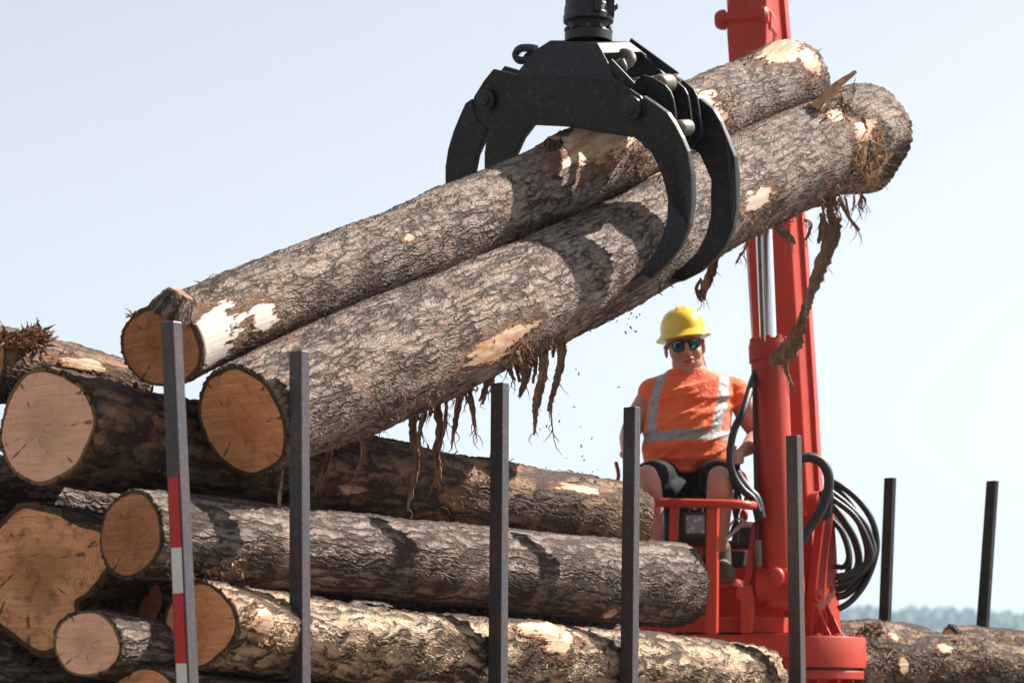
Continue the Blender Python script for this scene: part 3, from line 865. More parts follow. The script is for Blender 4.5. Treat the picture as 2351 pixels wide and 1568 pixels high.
#==far trailer, right edge
M['far_stake'] = paint('weathered_stake', (0.030, 0.031, 0.034), 0.7, dirt=(0.07, 0.06, 0.05), dirtamt=0.6, scale=9, spec=0.05)
far = empty('log_trailer', P(2100, 2300, 14), 'farther log trailer at the right edge, two dark stakes rising behind its bark-covered load', 'trailer')
stake(far, 2044, 1097, 2010, 2000, 13.9, 0.055, 0.04, mat='far_stake')
stake(far, 2279, 1104, 2218, 2000, 14.3, 0.058, 0.042, mat='far_stake')
mb = MB()
mb.box(P(2150, 1890, 14.2), Vector((1.6, 0.35, 0)), Vector((-0.02, 0.12, 0)), UP * 0.08)
part(mb.build('bed', M['stake'], None, 0.005), far)
def xlog(label, pts, rad, bark, cut, seed, patches=(), lumps=(), rough=0.06, group=None):
    e = empty('log', pts[0], label, 'log', group)
    g = LogGeo(pts, rad, seed, 0.009, rough, lumps, 2)
    g.bark(M[bark], e, patches); g.cap(M[cut], e, 0); g.cap(M[cut], e, 1)
    return e, g
M['bark_brown'] = bark_material('bark_brown', 15, 1.6, 0.035, top=(0.30, 0.22, 0.15), top2=(0.17, 0.12, 0.08), redamt=0.5, edge=0.3, warp=0.2)
b1, gb1 = xlog('rough brown log on the farther trailer, just right of the red crane base', [P(1880, 1560, 13.45), P(2130, 1565, 13.7), P(2420, 1600, 14.0)], [.30, .27, .26], 'bark_brown', 'cut_gold', 91,
     patches=[(2050, 1465, .05, .03, 0), (2165, 1490, .06, .04, 0), (2075, 1530, 0.03, 0.06, 0)], lumps=[(2010, 1450, 0.03, 0.1, 0.1), (2260, 1490, 0.03, 0.12, 0.12)])
b2, gb2 = xlog('dull brown log behind the rough one on the farther trailer, at the right edge', [P(2180, 1530, 14.0), P(2420, 1540, 14.15), P(2700, 1560, 14.4)], [.22, .22, .22], 'bark_brown', 'cut_gold', 93,
     lumps=[(2220, 1465, 0.02, 0.1, 0.1)])
b3, gb3 = xlog('log hidden low on the farther trailer', [P(1900, 1730, 13.6), P(2150, 1740, 13.9), P(2500, 1750, 14.3)], [.24, .24, .24], 'bark_brown', 'cut_gold', 95)
shreds('bark_shreds', b1, gb1, (1990, 1430, 2020, 1450), 30, 31, length=(0.04, 0.12), width=(0.01, 0.03))
shreds('bark_shreds', b1, gb1, (2020, 1450, 2300, 1560), 90, 32, length=(0.02, 0.07), width=(0.005, 0.02), lift=0.4)
#==GRAPPLE==
GT = R(13)
DG = (DV * math.cos(GT) + UP * math.sin(GT)).normalized()
UG = (UP * math.cos(GT) - DV * math.sin(GT)).normalized()
GQ = P(1388, 597, (HX1 - K * HD) / ((1388 - 1175.5) / F - K))
CAM = Vector((0, 0, EYE))
def rayplane(u, v, Q, n):
    r = Vector(((u - 1175.5) / F, 1, (HOR - v) / F))
    return CAM + r * ((Q - CAM).dot(n) / r.dot(n))
def c1(x, y): return ((1050 + x / 2.0106) / 1.0791, (y / 2.0106) / 1.0791)
def gp(xy, off=0.0):
    u, v = c1(*xy)
    return rayplane(u, v, GQ + DG * off, DG)
grapple = empty('log_grapple', gp((820, 500), 0.2), 'big black claw grapple gripping the two raised logs', 'grapple')
def gpoly(name, pts, off=0.0, t=0.016, bevel=0.004, copies=(0.0,), mat='black'):
    for c in copies:
        mb = MB(); mb.prism([gp(p, off) + DG * c for p in pts], DG * t)
        part(mb.build(name, M[mat], None, bevel), grapple)
W = 0.40
plate = [(455, 372), (345, 345), (300, 400), (250, 480), (238, 515), (262, 590), (310, 640), (340, 635), (440, 628), (540, 625), (700, 632), (780, 643), (860, 660), (950, 672), (1035, 686),
         (1078, 662), (1098, 610), (1104, 560), (1100, 515), (1075, 478), (1030, 448), (985, 420), (962, 400), (950, 408)]
gpoly('side_plate', plate, copies=(0.0, W))
def mixp(a, b, t): return a + (b - a) * t
# leaning upper panels and the top cover
INS = 0.075
def gt(xy, off): return gp(xy, off)
nl, nr_ = gp((455, 372)), gp((950, 408))
tl, tr = gp((628, 203), INS), gp((862, 214), INS)
shift = DG * (W - 2 * INS)
tlf, trf = tl + shift, tr + shift
nlf, nrf = nl + DG * (W + 0.016), nr_ + DG * (W + 0.016)
ml, mr = gp((555, 250), INS * 0.75), gp((915, 308), INS * 0.45)
mlf, mrf = ml + DG * (W + 0.016 - INS * 1.5), mr + DG * (W + 0.016 - INS * 0.9)
def sheet(name, pts, t=0.012, n=None, bevel=0.003):
    a, b, c = pts[0], pts[1], pts[2]
    nn_ = (b - a).cross(c - b).normalized()
    mb = MB(); mb.prism(pts, nn_ * -t)
    part(mb.build(name, M['black'], None, bevel), grapple)
sheet('sloping_panel', [nl, nr_, mr, tr, tl, ml])
sheet('sloping_panel', [nlf, mlf, tlf, trf, mrf, nrf])
sheet('top_cover', [tl, tr, trf, tlf])
lr, lrf = tr.lerp(mr, 0.55), trf.lerp(mrf, 0.55)
sheet('top_cover', [tr, lr, lrf, trf])
ll, llf = tl.lerp(ml, 0.9), tlf.lerp(mlf, 0.9)
sheet('top_cover', [tlf, llf, ll, tl])
# claws: near pair and far pair
nearR = [(1040, 686), (1075, 660), (1098, 610), (1104, 545), (1085, 476), (1150, 518), (1210, 562), (1250, 622), (1285, 690), (1312, 755), (1335, 870), (1340, 1000), (1322, 1120), (1280, 1225), (1215, 1310),
         (1130, 1390), (1040, 1450), (955, 1495), (945, 1480), (1010, 1415), (1080, 1345), (1145, 1262), (1190, 1165), (1210, 1080), (1213, 1000), (1200, 920), (1170, 832), (1130, 762), (1080, 710)]
farR = [(1310, 742), (1290, 700), (1270, 600), (1262, 520), (1372, 490), (1440, 545), (1475, 605), (1510, 690), (1545, 780), (1558, 890), (1556, 1030), (1540, 1130), (1500, 1225), (1440, 1300), (1370, 1358), (1290, 1398), (1150, 1427),
        (1145, 1415), (1215, 1378), (1290, 1325), (1360, 1255), (1405, 1165), (1428, 1070), (1433, 980), (1428, 895), (1402, 815), (1370, 768), (1340, 746)]
nearL = [(262, 600), (240, 490), (205, 515), (180, 570), (145, 655), (118, 745), (105, 830), (105, 930), (130, 1060), (190, 1180), (280, 1270), (400, 1320), (520, 1330), (520, 1315), (420, 1280), (330, 1200), (270, 1080), (243, 960), (245, 860),
         (262, 775), (290, 715), (312, 645)]
farL = [(420, 480), (350, 540), (310, 690), (300, 770), (300, 860), (330, 980), (390, 1080), (480, 1160), (600, 1200), (700, 1200), (700, 1188), (600, 1150), (520, 1070), (460, 960), (440, 870), (452, 775), (490, 692), (540, 628), (560, 560)]
def blade(name, pts, off, t, pull=0.0):
    a = []
    for p in pts:
        q_ = gp(p, off); w_ = min(1.0, max(0.0, (p[1] - 950) / 450.0))
        a.append(CAM + (q_ - CAM) * (1 - pull / q_.y * w_))
    mb = MB(); mb.prism(a, DG * t)
    o = mb.build(name, M['black'], None, 0.006); part(o, grapple)
    return o
b_nr = blade('claw', nearR, -0.002, 0.034, 0.17)
b_fr = blade('claw', farR, W - 0.02, 0.034, 0.15)
b_nl = blade('claw', nearL, -0.006, 0.034)
b_fl = blade('claw', farL, W - 0.02, 0.034)
for pts, off, pull in (([(1130, 1392), (1040, 1452), (956, 1497), (945, 1480), (1010, 1420), (1085, 1372)], -0.004, 0.17), ([(1290, 1400), (1230, 1414), (1150, 1429), (1146, 1415), (1215, 1385)], W - 0.022, 0.15)):
    a = []
    for p in pts:
        q_ = gp(p, off); w_ = min(1.0, max(0.0, (p[1] - 950) / 450.0)); a.append(CAM + (q_ - CAM) * (1 - pull / q_.y * w_))
    mb = MB(); mb.prism(a, DG * 0.038); mb.build('claw_tip', M['steel'], None, 0.003).parent = b_nr if off < 0 else b_fr
# stiffening webs along the hollow of the near blades
for nm, off, pts in (('near', -0.008, [(1120, 700), (1180, 740), (1235, 830), (1270, 930), (1278, 1030), (1262, 1120), (1220, 1215), (1150, 1310)]),
                     ('far', W - 0.026, [(1420, 760), (1455, 840), (1480, 930), (1488, 1020), (1475, 1110), (1440, 1200), (1375, 1290)])):
    mb = MB(); mb.tube(smooth_pts([gp(p, off) for p in pts], 30), [0.003 + 0.007 * math.sin(math.pi * i / 30) for i in range(len(smooth_pts([gp(p, off) for p in pts], 30)))], 8)
    part(mb.build('stiffener', M['black']), grapple)
# gusset plates between the two claws (right side)
g2p = [(1040, 640), (985, 480), (1060, 400), (1090, 372), (1150, 392), (1200, 424), (1226, 455), (1240, 490), (1250, 545), (1256, 605), (1262, 700), (1200, 760), (1100, 740)]
g3p = [(1150, 640), (1130, 480), (1180, 400), (1218, 384), (1262, 408), (1296, 440), (1312, 470), (1320, 505), (1330, 585), (1338, 655), (1322, 690), (1300, 730), (1230, 740)]
g4p = [(1220, 640), (1200, 480), (1225, 380), (1262, 383), (1305, 412), (1342, 444), (1358, 478), (1366, 520), (1376, 590), (1386, 655), (1370, 690), (1340, 735), (1290, 740)]
gpoly('gusset', g2p, 0.13, 0.014); gpoly('gusset', g3p, 0.26, 0.014); gpoly('gusset', g4p, 0.325, 0.014)
# same on the left, seen edge-on behind the side plate
gpoly('gusset', [(330, 420), (400, 330), (470, 350), (520, 450), (480, 560), (380, 560)], 0.13, 0.014); gpoly('gusset', [(420, 420), (470, 360), (540, 360), (600, 450), (560, 560), (460, 560)], 0.27, 0.014)
# inner rails next to the opening
for a, b, o in (((925, 312), (1040, 432), 0.03), ((1080, 285), (1155, 362), 0.36), ((1025, 210), (1262, 382), 0.385)):
    mb = MB(); mb.box((gp(a, o) + gp(b, o)) / 2, (gp(b, o) - gp(a, o)) / 2, DG * 0.006, (gp(b, o) - gp(a, o)).normalized().cross(DG) * 0.018)
    part(mb.build('rail', M['black'], None, 0.002), grapple)
# pins
for xy, r in (((322, 498), 0.045), ((1042, 540), 0.05)):
    c = gp(xy)
    mb = MB(); mb.lathe(c + DG * (W + 0.03), -DG, [(0, r * 0.8), (W + 0.035, r * 0.8), (W + 0.036, r), (W + 0.052, r), (W + 0.056, r * 0.86), (W + 0.056, r * 0.55), (W + 0.062, r * 0.5), (W + 0.066, r * 0.3)], 36)
    part(mb.build('pin', M['black']), grapple)
for xy, off, r, l in (((1160, 420), 0.145, 0.040, 0.11), ((1240, 400), 0.275, 0.026, 0.045), ((1262, 640), 0.15, 0.034, 0.10), ((420, 400), 0.12, 0.04, 0.14)):
    c = gp(xy, off)
    mb = MB(); mb.lathe(c + DG * l * 0, DG, [(0, r * 0.6), (0.012, r * 0.95), (0.02, r), (l - 0.02, r), (l - 0.01, r * 0.9), (l, r * 0.55)], 28)
    part(mb.build('pin_boss', M['steel']), grapple)
a, b = gp((560, 440), 0.2), gp((1150, 405), 0.2)
mb = MB(); mb.tube([a, a.lerp(b, 0.55)], 0.045, 24)
cyl = part(mb.build('hydraulic_cylinder', M['black'], None, 0.003), grapple)
mb = MB(); mb.tube([a.lerp(b, 0.55), b], 0.021, 20)
mb.build('piston_rod', M['chrome']).parent = cyl
def ghose(pts, r, mat='rubber', name='hose', n=40):
    mb = MB(); p_ = smooth_pts(pts, n); mb.tube(p_, r, 12)
    return part(mb.build(name, M[mat]), grapple)
ghose([gp((940, 345), 0.12), gp((975, 322), 0.13), gp((1015, 318), 0.15), gp((1035, 295), 0.17), gp((1018, 272), 0.19), gp((990, 268), 0.21), gp((960, 285), 0.23)], 0.021, 'steel')
ghose([gp((985, 300), 0.10), gp((1000, 340), 0.10), gp((985, 365), 0.12), gp((990, 400), 0.16)], 0.013, 'steel')
ghose([gp((560, 246), 0.12), gp((520, 240), 0.12), gp((478, 245), 0.12), gp((458, 275), 0.12), gp((478, 302), 0.12), gp((520, 300), 0.13), gp((560, 310), 0.14)], 0.017)
ghose([gp((560, 262), 0.15), gp((530, 268), 0.15), gp((510, 290), 0.15), gp((530, 318), 0.15)], 0.013)
# rotator
rc_ = gp((822, 205), W / 2)
rc_ = (tl + trf) / 2; q = rayplane(*c1(820, 200), rc_, Vector((0, 1, 0))); 
def rz(y): return (205 - y) / 2.0106 / 1.0791 * rc_.y / F
rax = UP
rb = Vector((q.x, q.y, q.z - 0.012))
def rr_(w): return w / 2 / 2.0106 / 1.0791 * rc_.y / F
rot = MB()
rot.lathe(rb, rax, [(0, rr_(236)), (rz(158), rr_(238)), (rz(155), rr_(222)), (rz(148), rr_(205)), (rz(115), rr_(190)), (rz(110), rr_(196)), (rz(105), rr_(250)), (rz(75), rr_(252)), (rz(70), rr_(244)), (rz(30), rr_(240)), (rz(25), rr_(232)), (rz(-60), rr_(225)), (rz(-62), rr_(180)), (rz(-160), rr_(170))], 40)
rotor = part(rot.build('rotator', M['black'], None, 0.002), grapple)
for k in range(10):
    a_ = k * 2 * math.pi / 10 + 0.2
    mb = MB(); c = rb + Vector((math.cos(a_), math.sin(a_), 0)) * rr_(215) + UP * rz(156)
    mb.lathe(c, UP, [(0, 0.014), (0.014, 0.014), (0.015, 0.009), (0.02, 0.009)], 6, False)
    mb.build('bolt', M['black']).parent = rotor
for a_ in (-0.35, -1.2):
    mb = MB(); c = rb + Vector((math.cos(a_), math.sin(a_), 0)) * rr_(236)
    mb.box(c + UP * rz(45), Vector((0.014, 0, 0)), Vector((0, 0.03, 0)), UP * 0.035)
    mb.lathe(c + UP * rz(40), Vector((math.cos(a_), math.sin(a_), 0)), [(0, 0.018), (0.02, 0.018), (0.022, 0.012), (0.03, 0.012)], 6, False)
    mb.build('hose_fitting', M['black'], None, 0.002).parent = rotor
for k, a_ in enumerate((0.3, 2.4)):
    top = rb + UP * 0.9 + Vector((0.12 * (1 if k == 0 else -1), 0.1, 0))
    c = rb + Vector((math.cos(a_), math.sin(a_), 0)) * rr_(250) + UP * rz(-70)
    ghose([c, c + Vector((0.05 * (1 - 2 * k), 0.0, 0.25)), top], 0.014)

#==CRANE==
CY = R(18)
ES = Vector((math.cos(CY), -math.sin(CY), 0)); DS = Vector((math.sin(CY), math.cos(CY), 0))
crane = empty('knuckle_boom_crane', P(1830, 1900, 13.3), 'tall red hydraulic loader crane standing behind the log pile, beside the seated man', 'crane')
def cbuild(name, mb, mat='red', bevel=0.004, parent=None):
    o = mb.build(name, M[mat], None, bevel)
    if parent: o.parent = parent
    else: part(o, crane)
    return o
def pp(name, uvs, D, t, mat='red', bevel=0.004, parent=None, dirv=None):
    mb = MB(); mb.prism([P(u, v, D) for u, v in uvs], (dirv or DS) * t)
    return cbuild(name, mb, mat, bevel, parent)
# main boom: six-sided section
mb = MB(); rings = []
for v, Rr, w in ((1210, 1857, .23), (897, 1839, .232), (558, 1817, .23), (0, 1771, .225), (-900, 1700, .22)):
    fr = P(Rr, v, 13.35); fl = fr - ES * w
    rings.append([fl, fr, fr + ES * 0.030 + DS * 0.085, fr + ES * 0.012 + DS * 0.20, fl - ES * 0.012 + DS * 0.20, fl - ES * 0.03 + DS * 0.085])
mb.loft(rings, False)
boom = cbuild('boom', mb, 'red', 0.008)
# right hand weld flange of the boom
mb = MB(); rings = []
for v, Rr in ((1150, 1853), (897, 1839), (558, 1817), (0, 1771), (-900, 1700)):
    q = P(Rr, v, 13.35) + ES * 0.03 + DS * 0.088
    rings.append([q, q + ES * 0.022, q + ES * 0.022 + DS * 0.10, q + DS * 0.10])
mb.loft(rings, False); cbuild('boom_flange', mb, 'red', 0.003, boom)
# jib above the picture carrying the grapple
tip = Vector((rb.x, rb.y, rb.z + 2.0)); bt = P(1640, -900, 13.4)
mb = MB(); 
def beam(a, b, w, h):
    d = (b - a).normalized(); s = d.cross(UP).normalized(); t = s.cross(d)
    mb.box((a + b) / 2, (b - a) / 2, s * w / 2, t * h / 2)
beam(bt, tip, 0.16, 0.22); cbuild('jib', mb, 'red', 0.01)
mb = MB(); mb.tube([rb + UP * rz(-155), tip], 0.045, 16)
cbuild('hanger', mb, 'black', 0)
# knuckle arm in front of the boom, at the top of the picture
mb = MB(); rings = []
for v, L, Rr in ((330, 1690, 1760), (150, 1673, 1757), (75, 1668, 1757), (25, 1668, 1757), (0, 1671, 1757), (-40, 1675, 1756), (-700, 1620, 1700)):
    a_ = P(L, v, 12.95); b_ = P(Rr, v, 12.95)
    m_ = b_ - a_; m_ = ES * (m_.x / ES.x)
    rings.append([a_, a_ + m_, a_ + m_ + ES * 0.008 + DS * 0.12, a_ + ES * 0.0 + DS * 0.12])
mb.loft(rings, False); arm = cbuild('knuckle_arm', mb, 'red', 0.012)
mb = MB(); a_ = P(1643, 48, 12.99); 
mb.lathe(a_, ES, [(0, 0.030), (0.006, 0.040), (0.028, 0.050), (0.05, 0.050), (0.052, 0.036), (0.235, 0.036), (0.237, 0.050), (0.262, 0.048), (0.276, 0.03)], 28)
cbuild('knuckle_pin', mb, 'red', 0.002, arm)
pp('knuckle_ear', [(1751, 18), (1762, 12), (1772, 30), (1770, 62), (1758, 78), (1750, 84)], 12.92, 0.16, 'red', 0.004, arm)
mb = MB(); rings = []
for k, (v, hw) in enumerate(((-60, 38), (0, 38), (22, 34), (40, 20), (52, 9))):
    c = P(1718 + k, v, 12.95)
    s = hw * 12.95 / F
    rings.append([c - ES * s + DS * 0.01, c - ES * s * 0.7 - DS * 0.035, c + ES * s * 0.7 - DS * 0.035, c + ES * s + DS * 0.01])
mb.loft(rings, False); cbuild('link_cover', mb, 'red', 0.012, arm)
pp('slot', [(1725, 34), (1732, 32), (1736, 60), (1738, 80), (1730, 86), (1722, 70)], 12.945, 0.03, 'rubber', 0.001, arm)
# lift cylinder
ca, cb = P(1765, 800, 12.85), P(1791, 1395, 12.75)
ax = (cb - ca).normalized()
mb = MB(); mb.tube([ca, cb], [0.092, 0.090], 44)
barrel = cbuild('lift_cylinder', mb, 'red', 0)
mb = MB(); mb.lathe(ca + ax * 0.07, -ax, [(0, 0.093), (0.002, 0.101), (0.085, 0.101), (0.087, 0.096), (0.105, 0.096), (0.107, 0.06), (0.112, 0.058)], 40)
gland = cbuild('gland', mb, 'red', 0, barrel)
for k in range(9):
    a_ = k * 2 * math.pi / 9; o1 = ax.orthogonal().normalized(); o2 = ax.cross(o1)
    mb = MB(); mb.lathe(ca - ax * 0.034 + (o1 * math.cos(a_) + o2 * math.sin(a_)) * 0.078, -ax, [(0, 0.016), (0.016, 0.016), (0.018, 0.012)], 6, False)
    mb.build('bolt', M['red']).parent = gland
ra = P(1738, 150, 12.95)
mb = MB(); mb.tube([ca - ax * 0.03, ra], 0.042, 36); cbuild('piston_rod', mb, 'chrome', 0, barrel)
mb = MB(); mb.tube([P(1752, 785, 12.72), P(1741, 470, 12.78)], 0.012, 12); cbuild('oil_pipe', mb, 'steel', 0, barrel)
mb = MB(); mb.tube([P(1731, 850, 12.8), P(1733, 1010, 12.76), P(1738, 1230, 12.7), P(1741, 1300, 12.7)], 0.010, 12)
cbuild('oil_pipe', mb, 'rubber', 0, barrel)
mb = MB(); mb.tube([P(1740, 1240, 12.69), P(1742, 1300, 12.69)], 0.018, 14); cbuild('pipe_fitting', mb, 'steel', 0, barrel)
mb = MB(); c = P(1794, 1345, 12.74)
mb.lathe(c - ES * 0.12, ES, [(0, 0.085), (0.01, 0.10), (0.21, 0.10), (0.22, 0.085)], 36)
cbuild('cylinder_foot', mb, 'red', 0.002, barrel)
mb = MB(); c = P(1783, 1325, 12.62); mb.ell(c, ES * 0.04, UP * 0.05, DS * 0.03); cbuild('grease_dome', mb, 'red', 0, barrel)
# mast side plates
MN = (ES * 0.94 - DS * 0.35).normalized(); MQ = P(1862, 1455, 13.0)
def mp(u, v): return rayplane(u, v, MQ, MN)
mb = MB(); mb.prism([mp(1862, 1462), mp(1932, 1462), mp(1929, 1400), (mp(1921, 1250)), mp(1914, 1150), mp(1903, 1128), mp(1893, 1180), mp(1882, 1260), mp(1872, 1350)], -MN * 0.05)
mast = cbuild('mast', mb, 'red', 0.006)
mb = MB(); mb.prism([mp(1915, 1240) - MN * 0.02 + DS * 0.012, mp(1924, 1240) - MN * 0.02 + DS * 0.02, mp(1934, 1430) - MN * 0.02 + DS * 0.02, mp(1922, 1430) - MN * 0.02 + DS * 0.01], -MN * 0.06)
cbuild('mast_web', mb, 'red', 0.003, mast)
for x0, x1 in ((1866, 1892), (1888, 1915)):
    mb = MB(); mb.prism([mp(x0 + 2, 1400), mp(x0 + 4, 1462), mp(x1 + 6, 1462)], MN * 0.012)
    q = cbuild('rib', mb, 'red', 0.002, mast)
    q.location = (0, 0, 0)
for x0 in (1872, 1898):
    a_ = mp(x0, 1385); b_ = mp(x0, 1458)
    mb = MB(); mb.prism([a_, b_, b_ + MN * 0.09 - UP * 0.0], (DS * 0.94 + ES * 0.3) * 0.012); cbuild('rib', mb, 'red', 0.002, mast)
mb = MB(); mb.lathe(mp(1876, 1370) - MN * 0.02, MN, [(0, 0.035), (0.03, 0.035), (0.034, 0.03), (0.034, 0.012), (0.05, 0.012)], 24); cbuild('mast_pin', mb, 'red', 0.002, mast)
# ear with pin where boom meets mast
mb = MB(); c = mp(1905, 1160); mb.lathe(c - MN * 0.10, MN, [(0, 0.05), (0.002, 0.075), (0.06, 0.078), (0.064, 0.07), (0.085, 0.045), (0.11, 0.045), (0.114, 0.03)], 30)
cbuild('hinge_pin', mb, 'red', 0.002, mast)
pp('mast_left_plate', [(1810, 1180), (1866, 1180), (1862, 1455), (1800, 1455)], 13.25, 0.10, 'red', 0.004, mast)
pp('mast_back_plate', [(1700, 1220), (1800, 1220), (1810, 1455), (1690, 1455)], 13.42, 0.06, 'red', 0.004, mast)
# slewing ring and pedestal
rcx = P(1826, 1500, 13.3); 
mb = MB(); r_ = 0.362; zt = EYE + (HOR - 1459) / F * 13.3; zz = lambda v: EYE + (HOR - v) / F * 12.95
c = Vector((rcx.x, rcx.y, 0))
def lz(prof, name, mat='red', seg=64):
    mb = MB(); mb.lathe(c + UP * prof[0][0], UP, [(h - prof[0][0], r) for h, r in prof], seg); return cbuild(name, mb, mat, 0.0)
lz([(zz(1531), .36), (zz(1530), .364), (zz(1462), .364), (zz(1459), .360)], 'slewing_ring')
lz([(zz(1538), .34), (zz(1530), .34)], 'ring_gap', 'rubber')  # black disc stands in for the dark gap between ring and flange
lz([(zz(1558), .350), (zz(1556), .358), (zz(1540), .358), (zz(1537), .352)], 'ring_flange')
lz([(1.08, .29), (zz(1558), .285)], 'pedestal')
for a_ in (-1.35, -1.0, -0.65, -0.3):
    mb = MB(); d = Vector((math.cos(a_), math.sin(a_), 0)); s = Vector((-d.y, d.x, 0))
    mb.prism([c + d * 0.28 + UP * (zz(1558)), c + d * 0.34 + UP * (zz(1558)), c + d * 0.34 + UP * (zz(1575)), c + d * 0.28 + UP * (zz(1640))], s * 0.014)
    cbuild('rib', mb, 'red', 0.002)
    mb = MB(); mb.lathe(c + d * 0.335 + UP * (zz(1459)), UP, [(0, .016), (.012, .016), (.014, .01)], 6, False); cbuild('bolt', mb, 'red', 0)
for k in range(14):
    a_ = -2.6 + k * 0.33; d = Vector((math.cos(a_), math.sin(a_), 0))
    mb = MB(); mb.lathe(c + d * 0.325 + UP * (zz(1459)), UP, [(0, .013), (.011, .013), (.013, .008)], 6, False); cbuild('bolt', mb, 'steel', 0)
for pts_ in ([(1700, 1456), (1800, 1456)], [(1640, 1418), (1790, 1418)]):
    mb = MB(); mb.tube([P(u, v, 12.69) for u, v in pts_], 0.005, 8); cbuild('weld', mb, 'red', 0)
# operator platform
pp('platform_beam', [(1440, 1415), (1800, 1415), (1800, 1452), (1440, 1452)], 12.75, 0.5)
pp('platform_beam', [(1440, 1456), (1815, 1456), (1815, 1508), (1440, 1508)], 12.70, 0.6)
pp('platform_beam', [(1500, 1508), (1815, 1508), (1815, 1545), (1500, 1545)], 12.80, 0.5)
pp('console_panel', [(1480, 1205), (1660, 1205), (1668, 1250), (1700, 1250), (1712, 1420), (1480, 1420)], 13.35, 0.03)
pp('kick_plate', [(1640, 1240), (1722, 1240), (1712, 1420), (1634, 1420)], 13.18, 0.03)
pp('foot_plate', [(1595, 1335), (1680, 1325), (1685, 1345), (1595, 1352)], 12.70, 0.35)
# bracket to the right of the foot
pp('bracket', [(1726, 1200), (1740, 1195), (1728, 1320), (1718, 1350), (1706, 1350), (1712, 1300)], 12.72, 0.05)
pp('bracket', [(1690, 1350), (1722, 1342), (1730, 1370), (1724, 1452), (1700, 1452), (1700, 1380), (1690, 1372)], 12.66, 0.06)
mb = MB(); rl = [P(1395, 1150, 12.6), P(1470, 1152, 12.55), P(1600, 1155, 12.5), P(1690, 1157, 12.5), P(1722, 1160, 12.55), P(1736, 1160, 12.7)]
mb.tube(smooth_pts(rl, 30), 0.022, 18); rail = cbuild('guard_rail', mb, 'red', 0)
for u, v0, v1, w, D in ((1546, 1160, 1240, 9, 12.52), (1634, 1160, 1455, 13, 12.5), (1470, 1160, 1455, 9, 12.55)):
    pp('rail_post', [(u - w, v0), (u + w, v0), (u + w - 2, v1), (u - w - 2, v1)], D, 0.05, 'red', 0.006, rail)
# lower rail post bends back to the platform behind the log
pp('rail_post', [(1540, 1240), (1552, 1240), (1548, 1455), (1536, 1455)], 12.56, 0.04, 'red', 0.004, rail)
# work light
pp('work_light', [(1569, 1178), (1573, 1175), (1619, 1175), (1623, 1178), (1623, 1226), (1619, 1230), (1573, 1230), (1569, 1226)], 12.50, 0.06, 'rubber', 0.003)
lamp = [o for o in crane.children if o.name == 'work_light'][0]
n = NT('lamp_lens'); pq = n.geo()
n.set(Base_Color=n.mix(n.ramp(n.voro(pq, 32), [(0.1, 1.0), (0.5, 0.0)]), (0.17, 0.14, 0.16), (0.42, 0.36, 0.33)), Roughness=0.12, Coat_Weight=1.0)
M['lens'] = n.m
pp('lens', [(1575, 1182), (1617, 1182), (1617, 1224), (1575, 1224)], 12.492, 0.015, 'lens', 0.002, lamp)
mb = MB(); mb.tube(smooth_pts([P(1582, 1176, 12.53), P(1584, 1164, 12.53), P(1596, 1170, 12.53), P(1610, 1163, 12.53), P(1612, 1176, 12.53)], 20), 0.006, 8); cbuild('lamp_bracket', mb, 'steel', 0, lamp)
# seat
mb = MB(); mb.box(P(1575, 1150, 13.22), Vector((.23, 0, 0)), Vector((0, .22, 0)), UP * .055); seat = cbuild('seat', mb, 'rubber', 0.03)
mb = MB(); mb.box(P(1575, 1200, 13.25), Vector((.12, 0, 0)), Vector((0, .12, 0)), UP * .11); cbuild('seat_base', mb, 'rubber', 0.01)
mb = MB(); mb.box(P(1578, 1040, 13.52), Vector((.21, 0, 0)), Vector((0, .03, 0)), UP * .20); cbuild('backrest', mb, 'rubber', 0.03, seat)
# control boxes, levers and cables beside the knee
pp('control_box', [(1683, 1206), (1738, 1202), (1732, 1255), (1676, 1258)], 13.15, 0.2, 'rubber', 0.01)
pp('control_box', [(1662, 1262), (1712, 1262), (1706, 1300), (1655, 1300)], 13.0, 0.1, 'rubber', 0.01)
M['white'] = paint('white_plastic', (0.55, 0.54, 0.52), 0.4, dirtamt=0.3)
mb = MB(); mb.lathe(P(1715, 1208, 13.02), UP, [(0, .05), (.02, .052), (.025, .04), (.03, .02)], 20); cbuild('control_cap', mb, 'white', 0)
mb = MB(); mb.tube([P(1693, 1215, 12.95), P(1712, 1172, 12.9)], 0.008, 10); lv = cbuild('lever', mb, 'steel', 0)
mb = MB(); mb.ell(P(1708, 1183, 12.88), Vector((.022, 0, 0)), Vector((0, .022, 0)), UP * .034); cbuild('lever_knob', mb, 'red', 0, lv)
mb = MB(); mb.tube([P(1690, 1245, 12.95), P(1690, 1110, 12.88), P(1694, 1050, 12.80)], [0.014, 0.012, 0.017], 12); lv2 = cbuild('joystick', mb, 'rubber', 0)
mb = MB(); mb.tube([P(1446, 1200, 12.95), P(1444, 1110, 12.88), P(1440, 1050, 12.82)], [0.014, 0.012, 0.017], 12); cbuild('joystick', mb, 'rubber', 0)
def chose(pts, D, r, name='hose', mat='rubber', n=50, parent=None):
    mb = MB(); q = [P(p[0], p[1], D if len(p) < 3 else p[2]) for p in pts]
    mb.tube(smooth_pts(q, n), r, 12); return cbuild(name, mb, mat, 0, parent)
chose([(1690, 1075), (1708, 1090), (1716, 1125), (1712, 1150)], 12.95, 0.011, mat='red')
chose([(1745, 830, 12.95), (1726, 880, 12.75), (1706, 945), (1688, 980), (1678, 1020), (1676, 1060), (1686, 1095), (1706, 1125), (1728, 1145), (1742, 1175)], 12.62, 0.019)
chose([(1688, 1085), (1700, 1105), (1718, 1128), (1735, 1148), (1746, 1190)], 12.66, 0.030)
chose([(1414, 1060), (1420, 1090), (1416, 1118), (1432, 1130)], 12.9, 0.010, mat='red')
